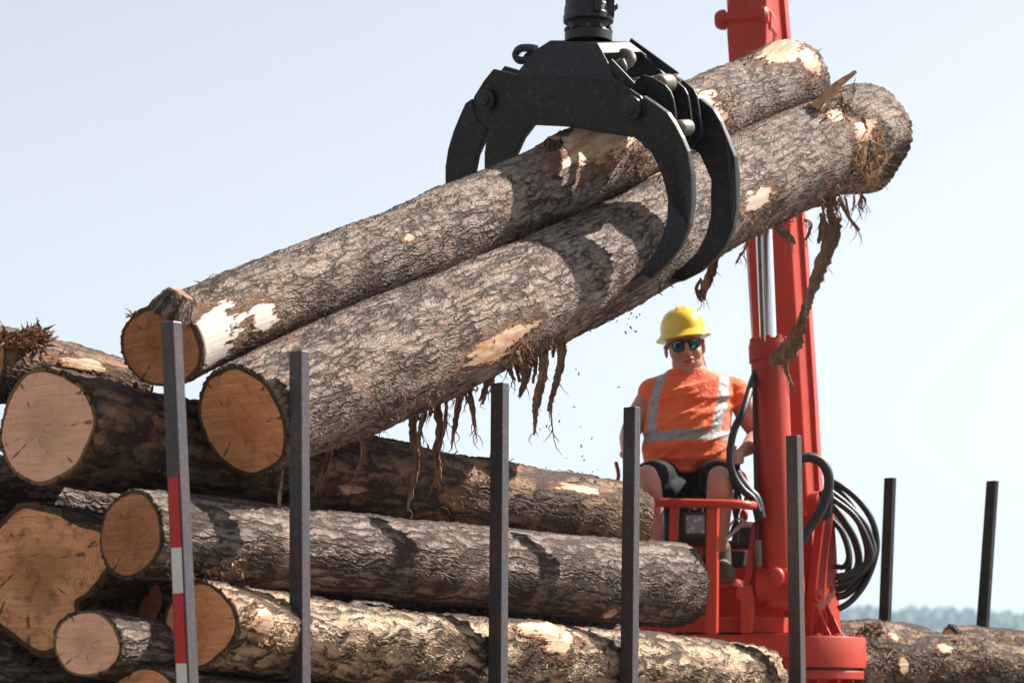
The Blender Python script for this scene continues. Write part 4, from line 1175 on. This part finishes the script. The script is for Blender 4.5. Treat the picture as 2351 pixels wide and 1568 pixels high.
for k, (pts, r) in enumerate([([(1678, 1120), (1682, 1160), (1690, 1200)], .007), ([(1664, 1240), (1690, 1215), (1712, 1195)], .010), ([(1660, 1236), (1680, 1200), (1700, 1190), (1708, 1200)], .006),
                              ([(1690, 1100), (1700, 1150), (1690, 1190), (1676, 1225)], .007), ([(1640, 1152), (1668, 1150), (1700, 1152), (1725, 1160)], .004), ([(1676, 1140), (1700, 1160), (1722, 1165)], .008)]):
    chose(pts, 12.78, r, 'cable', 'rubber' if k in (0, 3, 4) else 'white', 24)
for k, (pts, D) in enumerate([([(1658, 1262), (1630, 1275), (1604, 1300)], 12.9)]):
    chose(pts, D, 0.02, 'pedal_arm')
# hoses on the right of the mast
HS = [([(1835, 1052), (1862, 1050), (1888, 1062), (1902, 1092), (1900, 1130), (1882, 1175), (1860, 1210), (1838, 1245)], 12.55, .019),
      ([(1900, 1098), (1935, 1118), (1972, 1150), (2002, 1195), (2013, 1245), (2006, 1290), (1985, 1340), (1955, 1378), (1925, 1398)], 13.1, .013),
      ([(1905, 1128), (1945, 1160), (1985, 1205), (2003, 1255), (1992, 1290), (1960, 1312), (1935, 1325), (1918, 1322)], 13.05, .014),
      ([(1900, 1150), (1930, 1185), (1960, 1235), (1972, 1285), (1960, 1320), (1938, 1345), (1918, 1352)], 13.15, .016),
      ([(1900, 1170), (1925, 1205), (1945, 1250), (1950, 1290), (1940, 1330), (1918, 1345)], 13.2, .013),
      ([(1905, 1110), (1955, 1165), (1985, 1230), (1992, 1280), (1975, 1330), (1945, 1362), (1920, 1370)], 13.12, .015),
      ([(1908, 1190), (1935, 1225), (1948, 1275), (1938, 1300), (1918, 1300)], 13.18, .011),
      ([(1992, 1225), (2006, 1262), (1990, 1300), (1955, 1330), (1925, 1340)], 13.08, .014),
      ([(1905, 1140), (1965, 1190), (2000, 1270), (1975, 1310), (1925, 1322)], 13.02, .012)]
for pts, D, r in HS: chose(pts, D, r * 1.3)
pp('hose_clamp', [(1878, 1130), (1900, 1118), (1912, 1135), (1905, 1180), (1888, 1195)], 12.98, 0.05, 'rubber')

#==SHREDDED BIT: falling crumbs==
rng_ = random.Random(5); mb = MB()
for _ in range(46):
    t = rng_.random()
    u = rng_.gauss(1330 - 40 * t, 60) ; v = 770 + 330 * t + rng_.gauss(0, 30)
    if _ < 16: u = rng_.gauss(1435, 22); v = rng_.gauss(735, 22)
    s = rng_.uniform(0.0012, 0.0042); c = P(u, v, rng_.uniform(10.2, 10.8))
    a = Vector((rng_.uniform(-1, 1), rng_.uniform(-1, 1), rng_.uniform(-1, 1))).normalized(); b = a.orthogonal().normalized()
    mb.box(c, a * s * 1.6, b * s * 0.7, a.cross(b) * s * 0.5)
o = mb.build('falling_bark_crumbs', M['strip']); o['kind'] = 'stuff'; o['label'] = 'tiny crumbs of bark falling through the air below the raised logs'; o['category'] = 'bark crumbs'

#==PERSON==
def remesh(mb, voxel, smooth=3, name='tmp', factor=0.5):
    me = bpy.data.meshes.new(name); me.from_pydata(mb.v, [], mb.f); me.update()
    o = bpy.data.objects.new(name, me); COL.objects.link(o)
    m = o.modifiers.new('r', 'REMESH'); m.mode = 'VOXEL'; m.voxel_size = voxel; m.use_smooth_shade = True
    if smooth:
        s = o.modifiers.new('s', 'SMOOTH'); s.iterations = smooth; s.factor = factor
    dg = bpy.context.evaluated_depsgraph_get(); dg.update()
    new = bpy.data.meshes.new_from_object(o.evaluated_get(dg))
    bpy.data.objects.remove(o)
    new.polygons.foreach_set('use_smooth', np.ones(len(new.polygons), dtype=bool))
    return new
def mobj(name, me, mat, parent=None):
    o = bpy.data.objects.new(name, me); COL.objects.link(o)
    me.materials.clear(); me.materials.append(mat)
    if parent: part(o, parent)
    return o
def ering(c, a, b, tilt=Vector((0, 0, 1)), n=28, pw=2.3, fwd=0.0):
    out = []
    for k in range(n):
        t = 2 * math.pi * k / n
        x = math.copysign(abs(math.cos(t)) ** (2 / pw), math.cos(t)); y = math.copysign(abs(math.sin(t)) ** (2 / pw), math.sin(t))
        out.append(Vector((c.x + a * x, c.y + b * y - fwd * max(0, -y), c.z)))
    return out
def limb(mb, pts, rad, seg=20):
    q = smooth_pts(pts, 8 * (len(pts) - 1)); n = len(q)
    r = [float(np.interp(i / (n - 1) * (len(rad) - 1), range(len(rad)), rad)) for i in range(n)]
    mb.tube(q, r, seg)
    mb.ell(q[0], Vector((r[0], 0, 0)), Vector((0, r[0], 0)), UP * r[0], 16, 10)
    mb.ell(q[-1], Vector((r[-1], 0, 0)), Vector((0, r[-1], 0)), UP * r[-1], 16, 10)

person = empty('person', P(1575, 1150, 13.2), 'man in yellow hard hat, sunglasses and sleeveless orange shirt seated at the crane controls', 'person')
DM = 13.2
body = MB()
torso = [(1576, 1092, .19, .15), (1578, 1060, .215, .19), (1578, 1020, .215, .20), (1578, 975, .205, .185), (1582, 925, .205, .155), (1588, 890, .215, .13), (1592, 868, .185, .105), (1590, 855, .12, .085), (1586, 846, .085, .07)]
body.loft([ering(P(u, v, DM), a, b) for u, v, a, b in torso])
limb(body, [P(1586, 868, DM + .01), P(1580, 830, DM - 0.0), P(1576, 805, DM - .02)], [.092, .084, .076])
# head: skull, face, jaw, nose, ears; turned slightly and leaning to picture left
HC = P(1572, 796, DM - .03)
hx = Vector((math.cos(R(8)), 0, math.sin(R(8)))); hz = Vector((-math.sin(R(8)), -0.12, math.cos(R(8)))).normalized()
hy = hz.cross(hx).normalized()      # backwards
hx = hy.cross(hz).normalized()
HS_ = 1.15
def H(x, y, z): return HC + (hx * x + hy * y + hz * z) * HS_
def hell(x, y, z, a, b, c, seg=20): body.ell(H(x, y, z), hx * a * HS_, hy * b * HS_, hz * c * HS_, seg, 14)
hell(0, .02, .045, .080, .100, .090)
hell(0, -.015, -.01, .073, .075, .085)
hell(0, -.022, -.072, .069, .066, .054)
hell(0, -.052, -.104, .040, .034, .028); hell(0, -.01, -.12, .060, .055, .04)
hell(.034, -.050, -.035, .034, .032, .036); hell(-.034, -.050, -.035, .034, .032, .036)
hell(0, -.10, -.012, .010, .016, .030); hell(0, -.108, -.030, .015, .016, .013); hell(.012, -.098, -.034, .009, .010, .009); hell(-.012, -.098, -.034, .009, .010, .009)
hell(0, -.088, -.056, .028, .014, .010); hell(0, -.088, -.074, .026, .014, .009)
hell(.084, .02, -.01, .009, .018, .032, 12); hell(-.084, .02, -.01, .009, .018, .032, 12)
hell(0, -.078, .022, .060, .016, .012)
# arms
def arm(sh, el, wr, r=(.070, .062, .050, .047, .034)):
    limb(body, [sh, sh.lerp(el, .5), el, el.lerp(wr, .45), wr], r)
arm(P(1696, 912, DM), P(1745, 1000, DM + .03), P(1716, 1030, DM - .33), (.060, .066, .052, .052, .036))
arm(P(1490, 912, DM), P(1446, 995, DM + .03), P(1441, 1035, DM - .30), (.060, .064, .050, .048, .034))
# hands gripping the joysticks
def hand(wr, grip, side):
    f = (grip - wr); f.normalize()
    palm = wr.lerp(grip, .75) + UP * .012
    s = Vector((side, 0, 0)); body.ell(palm, Vector((.040, 0, 0)), f * .050, f.cross(Vector((1, 0, 0))).normalized() * .022, 16, 10)
    limb(body, [wr, wr.lerp(palm, .5)], [.034, .032], 14)
    for k in range(4):
        off = (k - 1.5) * .0195
        b0 = grip + Vector((-.012 * side + .0, -.006 - .004 * (k == 1), .026 - k * .0185))
        L = (.036, .040, .038, .030)[k]
        kn = b0 + Vector((.026 * side, -.020, .004))
        mid = b0 + Vector((.000, -.034 - .002 * k, -.002)) + Vector((-.010 * side, 0, 0))
        tip_ = b0 + Vector((-.034 * side, -.018, -.006))
        tip2 = b0 + Vector((-.040 * side, .006, -.006))
        limb(body, [palm.lerp(kn, .5), kn, mid, tip_, tip2], [.010, .0105, .0098, .009, .008], 10)
    th = grip + Vector((-.006 * side, .004, .046))
    limb(body, [palm + Vector((.018 * -side, 0, .004)), grip + Vector((-.030 * side, .004, .030)), th + Vector((-.012 * side, -.02, .004))], [.014, .0115, .009], 10)
hand(P(1716, 1030, DM - .33), P(1696, 1050, DM - .40), 1)
hand(P(1441, 1035, DM - .30), P(1440, 1052, DM - .38), -1)
# legs
kl, kr = P(1487, 1096, 12.66), P(1652, 1098, 12.66)
al, ar = P(1508, 1290, 12.86), P(1652, 1282, 12.86)
for hip, kn, an in ((P(1530, 1098, DM), kl, al), (P(1632, 1098, DM), kr, ar)):
    limb(body, [hip, hip.lerp(kn, .5), kn.lerp(hip, .12)], [.10, .088, .066])
    limb(body, [kn + Vector((0, .03, 0.004)), kn.lerp(an, .12), kn.lerp(an, .33) + Vector((0, .03, 0)), kn.lerp(an, .65) + Vector((0, .015, 0)), an], [.062, .064, .066, .050, .038])
bm_ = remesh(body, 0.0045, 5)
n = NT('skin'); pq = n.geo(); a = n.noise(pq, 14, 4)
sk = n.mix(n.ramp(a, [(.35, 0.0), (.65, 1.0)]), (0.52, 0.27, 0.20), (0.45, 0.19, 0.14))
sk = n.mix(n.math('MULTIPLY', n.ramp(n.noise(pq, 60, 3), [(.5, 0.0), (.7, 1.0)]), .3), sk, (0.33, 0.13, 0.09))
n.set(Base_Color=sk, Roughness=0.5, Subsurface_Weight=0.08); n.b.inputs['Subsurface Scale'].default_value = 0.3
n.bump(n.noise(pq, 160, 3), 0.001, 0.5)
M['skin'] = n.m
body_o = mobj('body', bm_, M['skin'], person)
# mouth line and eyebrows: thin parts on the face
mb = MB(); mb.tube(smooth_pts([H(-.026, -.094, -.068), H(-.012, -.1015, -.066), H(0, -.103, -.0655), H(.014, -.101, -.065), H(.028, -.092, -.062)], 16), 0.0022, 8)
n = NT('lip'); n.set(Base_Color=(0.10, 0.030, 0.025), Roughness=0.6); M['lip'] = n.m
part(mb.build('mouth', M['lip']), person)
# shirt
sh = MB()
st = [(1572, 1098, .12, .18), (1574, 1088, .175, .205), (1578, 1066, .222, .235), (1578, 1030, .233, .245), (1578, 985, .226, .225), (1580, 940, .222, .185), (1586, 905, .228, .158), (1590, 882, .215, .130), (1588, 868, .175, .112), (1582, 856, .125, .10), (1579, 849, .10, .095)]
sh.loft([ering(P(u, v, DM), a, b) for u, v, a, b in st])
limb(sh, [P(1655, 888, DM), P(1688, 903, DM)], [.066, .080]); limb(sh, [P(1525, 888, DM), P(1499, 903, DM)], [.066, .080])
sm_ = remesh(sh, 0.006, 5)
co = np.zeros(len(sm_.vertices) * 3, np.float32); sm_.vertices.foreach_get('co', co); co = co.reshape(-1, 3)
q = uv_of(co); u_, v_ = q[:, 0], q[:, 1]
nrm = np.zeros(len(sm_.vertices) * 3, np.float32); sm_.vertices.foreach_get('normal', nrm); nrm = nrm.reshape(-1, 3)
rg = np.random.default_rng(3)
# cloth folds running from the lower left chest up to the right shoulder
fold = np.zeros(len(co))
for _ in range(26):
    fu, fv = rg.uniform(1480, 1700), rg.uniform(875, 1075); an_ = rg.uniform(-0.65, -0.1); ln = rg.uniform(25, 80); wd = rg.uniform(3, 10)
    du, dv = u_ - fu, v_ - fv
    al_ = du * math.cos(an_) + dv * math.sin(an_); ac = -du * math.sin(an_) + dv * math.cos(an_)
    fold += rg.uniform(.5, 1) * np.exp(-(al_ / ln) ** 2 - (ac / wd) ** 2)
for _ in range(8):
    fu, fv = rg.uniform(1500, 1680), rg.uniform(1040, 1085); an_ = (fu - 1578) / 110 * -0.7; ln = rg.uniform(25, 60); wd = rg.uniform(3, 6)
    du, dv = u_ - fu, v_ - fv
    al_ = du * math.cos(an_) + dv * math.sin(an_); ac = -du * math.sin(an_) + dv * math.cos(an_)
    fold += .6 * np.exp(-(al_ / ln) ** 2 - (ac / wd) ** 2)
fold += .5 * np.sin(v_ / 9.0 + u_ / 60) * np.exp(-((v_ - 1000) / 18) ** 2)
co2 = co + nrm * (fold[:, None] * 0.011)
# hang the front hem into a curve
sm_.vertices.foreach_set('co', co2.reshape(-1).astype(np.float32)); sm_.update()
front = 1.0
def band(x, c, w): return np.clip((w - np.abs(x - c)) / 1.6, 0, 1)
cl = np.interp(v_, [850, 900, 960, 1000], [1522, 1508, 1496, 1500]); crr = np.interp(v_, [850, 900, 960, 1000], [1664, 1660, 1648, 1640])
msk = np.maximum(band(u_, cl, 11.5), band(u_, crr, 12.5)) * (v_ < 996)
hb = np.interp(u_, [1470, 1500, 1560, 1640, 1690], [1008, 1002, 996, 997, 1003])
msk = np.maximum(msk, band(v_, hb, 12.5))
att = sm_.attributes.new('stripe', 'FLOAT', 'POINT'); att.data.foreach_set('value', msk.astype(np.float32))
n = NT('orange_cloth'); s_ = n.attr('stripe', 'Fac'); pq = n.geo()
oc = n.mix(n.ramp(n.noise(pq, 9, 4), [(.4, 0.0), (.7, 1.0)]), (0.95, 0.155, 0.034), (0.88, 0.11, 0.024))
smear = n.ramp(n.noise(n.vmul(pq, (1, 1, 1.6)), 7.5, 4, .6, dist=.4), [(.56, 0.0), (.75, .5)])
oc = n.mix(smear, oc, (0.33, 0.10, 0.045))
tp = n.mix(n.ramp(n.noise(pq, 30, 4), [(.4, 0.0), (.7, 1.0)]), (0.36, 0.34, 0.33), (0.24, 0.22, 0.215))
n.set(Base_Color=n.mix(s_, oc, tp), Roughness=n.mixf(s_, .8, .45), Sheen_Weight=0.2)
n.bump(n.math('ADD', n.noise(pq, 22, 4, .6), n.math('MULTIPLY', n.noise(pq, 400, 2), .1)), 0.018, 0.8)
M['cloth'] = n.m
mobj('shirt', sm_, M['cloth'], person)
mb = MB(); mb.tube(smooth_pts([P(1579 + 47 * math.cos(t), 858 - 9 * math.sin(t) * 0 + (6 if math.sin(t) < 0 else -8) * abs(math.sin(t)), DM + .098 * math.sin(t)) for t in [k * math.pi / 6 for k in range(13)]], 48), 0.007, 8)
n = NT('orange_rib'); n.set(Base_Color=(0.80, 0.13, 0.03), Roughness=.85); M['rib'] = n.m
part(mb.build('collar', M['rib']), person)
# shorts
so = MB()
so.loft([ering(P(u, v, DM), a, b) for u, v, a, b in [(1578, 1150, .20, .19), (1578, 1120, .215, .20), (1578, 1075, .215, .19), (1578, 1045, .205, .17)]])
for hip, kn in ((P(1530, 1108, DM), kl), (P(1632, 1108, DM), kr)):
    e_ = hip.lerp(kn, .86)
    limb(so, [hip, hip.lerp(kn, .5), e_], [.115, .105, .088])
    mbv = e_ + (UP * -.03)
limb(so, [P(1560, 1120, 13.0), P(1530, 1128, 12.82)], [.075, .06]); limb(so, [P(1600, 1120, 13.0), P(1626, 1128, 12.84)], [.07, .055])
n = NT('black_shorts'); pq = n.geo(); n.set(Base_Color=(0.0035, 0.004, 0.006), Roughness=.8, Specular_IOR_Level=.2); n.bump(n.noise(pq, 14, 4, .6), 0.02, .6); M['shorts'] = n.m
mobj('shorts', remesh(so, .007, 4), M['shorts'], person)
for fu, fv, lu, lv_ in ((1503, 1092, 1518, 1140), (1508, 1090, 1532, 1122)):
    mb = MB(); mb.tube(smooth_pts([P(fu, fv, 12.72), P((fu + lu) / 2 + 4, (fv + lv_) / 2, 12.7), P(lu, lv_, 12.72)], 10), .004, 6)
    n_ = M.setdefault('piping', paint('grey_piping', (0.16, 0.15, 0.16), .7, bump=0)); part(mb.build('shorts_trim', n_), person)
# boots
for an, k in ((al, -1), (ar, 1)):
    bt_ = MB()
    limb(bt_, [an + UP * .05, an + UP * -.03], [.056, .060], 18)
    limb(bt_, [an + UP * -.055, an + Vector((.01 * k, -.10, -.075)), an + Vector((.02 * k, -.19, -.085))], [.058, .052, .045], 18)
    bt_.box(an + Vector((.01 * k, -.07, -.12)), Vector((.048, 0, 0)), Vector((0, .145, 0)), UP * .012)
    n_ = M.setdefault('boot', paint('boot_leather', (0.055, 0.038, 0.030), .6, dirt=(.16, .12, .09), dirtamt=.5, scale=14))
    mobj('boot', remesh(bt_, .006, 3), n_, person)
# hard hat: dome, full brim, ridge
hat = MB()
HB = H(0.0, -.005, .050); 
tz = (hz + hx * -0.0 + hy * 0.10).normalized(); tx = (hx - tz * hx.dot(tz)).normalized(); ty = tz.cross(tx)
def hatp(x, y, z): return HB + tx * x + ty * y + tz * z
rings = []
for z, a, b in [(-.014, .143, .165), (-.008, .141, .163), (0.0, .130, .150), (.010, .122, .140), (.016, .116, .134), (.05, .114, .132), (.085, .103, .120), (.115, .082, .096), (.134, .052, .062), (.141, .022, .028), (.142, .003, .004)]:
    ring = []
    for k in range(48):
        t = 2 * math.pi * k / 48
        dz = 0
        if z < .005: dz = -0.010 * abs(math.sin(t)) ** 2 * (1 if math.sin(t) < 0 else .6)
        ring.append(hatp(a * math.cos(t), b * math.sin(t), z + dz))
    rings.append(ring)
hat.loft(rings)
under = []
n = NT('hat_yellow'); n.set(Base_Color=(0.80, 0.52, 0.03), Roughness=.27, Coat_Weight=.4, Subsurface_Weight=.0); n.bump(n.noise(n.geo(), 8, 3), .004, .3); M['hat'] = n.m
ho = part(hat.build('hard_hat', M['hat']), person)
rd = MB()
pts = [hatp(0.004, -.112, .052), hatp(.004, -.100, .095), hatp(.004, -.072, .128), hatp(.004, -.02, .147), hatp(.004, .05, .14)]
q_ = smooth_pts(pts, 20); rings = []
for i, p_ in enumerate(q_):
    w = .026; up_ = (p_ - hatp(0, 0, .02)).normalized()
    rings.append([p_ - tx * w - up_ * .02, p_ + tx * w - up_ * .02, p_ + tx * w * .9 + up_ * .004, p_ - tx * w * .9 + up_ * .004])
rd.loft(rings, False); r_o = rd.build('hat_ridge', M['hat'], None, .003); r_o.parent = ho
# sunglasses
fr = MB()
def lens_pts(cx, s=1.0):
    base = [(-.027, .017), (-.012, .021), (.012, .021), (.027, .015), (.027, -.002), (.018, -.018), (0, -.024), (-.018, -.020), (-.027, -.006)]
    return [H(cx + x * s, -.096 + abs(cx + x * s) ** 2 * 5.0, .006 + z * s) for x, z in base]
for cx in (-.033, .033):
    q_ = lens_pts(cx); fr.tube(smooth_pts(q_ + [q_[0]], 36), .0036, 8)
fr.tube([H(-.008, -.099, .016), H(0, -.101, .018), H(.008, -.099, .016)], .004, 8)
for s_ in (-1, 1): fr.tube([H(.060 * s_, -.080, .020), H(.082 * s_, -.05, .018), H(.090 * s_, .02, .010)], .005, 8)
glasses = part(fr.build('sunglasses', M['rubber']), person)
n = NT('mirror_lens'); n.set(Base_Color=(0.03, 0.20, 0.24), Roughness=.08, Metallic=.85, Coat_Weight=.5); M['mirror'] = n.m
for cx in (-.033, .033):
    lm = MB(); q_ = lens_pts(cx, .97); nn_ = hy * .004; lm.prism(q_, nn_); lm.build('lens', M['mirror']).parent = glasses

#==GROUND AND DISTANCE==
def structure(o, nm): o['kind'] = 'structure'; return o
n = NT('gravel'); pq = n.geo()
n.set(Base_Color=n.ramp(n.noise(pq, 3.0, 8, .7), [(.35, (.12, .10, .08)), (.65, (.22, .19, .155))]), Roughness=.95)
n.bump(n.noise(pq, 9, 8, .7), .05, .6); M['gravel'] = n.m
n = NT('grass_far'); pq = n.geo(); n.set(Base_Color=n.ramp(n.noise(pq, .05, 6, .6), [(.35, (.05, .08, .025)), (.65, (.10, .11, .05))]), Roughness=.95); M['grass'] = n.m
mb = MB(); mb.add([(-700, -60, 0), (700, -60, 0), (1800, 2400, 0), (-1800, 2400, 0)], [(0, 1, 2, 3)]); o = mb.build('ground', M['gravel']); o['kind'] = 'structure'
mb = MB(); mb.add([(-700, 60, .004), (700, 60, .004), (900, 600, .004), (-900, 600, .004)], [(0, 1, 2, 3)]); o = mb.build('field', M['grass']); o['kind'] = 'structure'
# far wooded hills: terrain ridge covered with crowns
rg = np.random.default_rng(12)
def ridge(x): return 61 + 3.5 * math.sin(x / 90.0) + 2.0 * math.sin(x / 37.0 + 1) + 4.0 * math.sin(x / 260.0 + 2)
def hill_h(x, y): return max(0.0, ridge(x) * (1 - abs((y - 1500) / 330.0) ** 2))
mb = MB(); nx, ny = 90, 14; vs_ = []
for j in range(ny):
    for i in range(nx):
        x = -700 + 1400 * i / (nx - 1); y = 1160 + 680 * j / (ny - 1); vs_.append((x, y, hill_h(x, y) - (0.5 if j in (0, ny - 1) else 0)))
mb.add(vs_, [(j * nx + i, j * nx + i + 1, (j + 1) * nx + i + 1, (j + 1) * nx + i) for j in range(ny - 1) for i in range(nx - 1)], True)
o = mb.build('hills', M['grass']); o['kind'] = 'structure'
n = NT('foliage'); pq = n.geo(); n.set(Base_Color=n.ramp(n.noise(pq, .25, 5, .65), [(.35, (.025, .045, .018)), (.65, (.075, .10, .035))]), Roughness=.85); M['foliage'] = n.m
mb = MB()
for _ in range(2600):
    x = rg.uniform(-480, 480); y = rg.uniform(1175, 1560); z = hill_h(x, y); h = rg.uniform(9, 14) * (1.0 + 0.2 * (rg.random() < .05)); r = h * rg.uniform(.22, .36)
    c = Vector((x, y, z + h * .58)); m_ = len(mb.v)
    mb.ell(c, Vector((r, 0, 0)), Vector((0, r, 0)), UP * h * .45, 9, 6)
    for i in range(m_, len(mb.v)):
        p_ = Vector(mb.v[i]) - c; mb.v[i] = tuple(c + p_ * rg.uniform(.75, 1.2))
o = mb.build('forest', M['foliage']); o['kind'] = 'stuff'; o['label'] = 'hazy blue-green wooded ridge along the horizon at the lower right'; o['category'] = 'forest'
# trees added out of view behind and left, to cut low sky light
mb = MB()
for _ in range(900):
    if rg.random() < .65: x = rg.uniform(-75, 60); y = rg.uniform(-42, -16)
    else: x = rg.uniform(-60, -24); y = rg.uniform(-20, 60)
    h = rg.uniform(5, 9); r = h * rg.uniform(.18, .28); c = Vector((x, y, h * .52)); m_ = len(mb.v)
    mb.ell(c, Vector((r, 0, 0)), Vector((0, r, 0)), UP * h * .5, 10, 8)
    for i in range(m_, len(mb.v)):
        p_ = Vector(mb.v[i]) - c; mb.v[i] = tuple(c + p_ * rg.uniform(.7, 1.2))
o = mb.build('sky_blocker_trees', M['foliage']); o['kind'] = 'stuff'; o['label'] = 'unseen added trees behind the viewpoint that hold back low sky light'; o['category'] = 'trees'
# air between here and the hills
hz_ = bpy.data.meshes.new('haze')
mb = MB(); mb.box((0, 1230, 49), Vector((1900, 0, 0)), Vector((0, 1300, 0)), UP * 51); o = mb.build('haze', None); o['kind'] = 'stuff'; o['label'] = 'pale air haze softening the far hills'; o['category'] = 'haze'
hm = bpy.data.materials.new('haze'); hm.use_nodes = True; hm.node_tree.nodes.clear()
pv = hm.node_tree.nodes.new('ShaderNodeVolumePrincipled'); oo = hm.node_tree.nodes.new('ShaderNodeOutputMaterial')
pv.inputs['Color'].default_value = (0.62, 0.82, 1.0, 1); pv.inputs['Density'].default_value = 0.00033; pv.inputs['Anisotropy'].default_value = 0.2
hm.node_tree.links.new(pv.outputs[0], oo.inputs['Volume']); o.data.materials.append(hm)
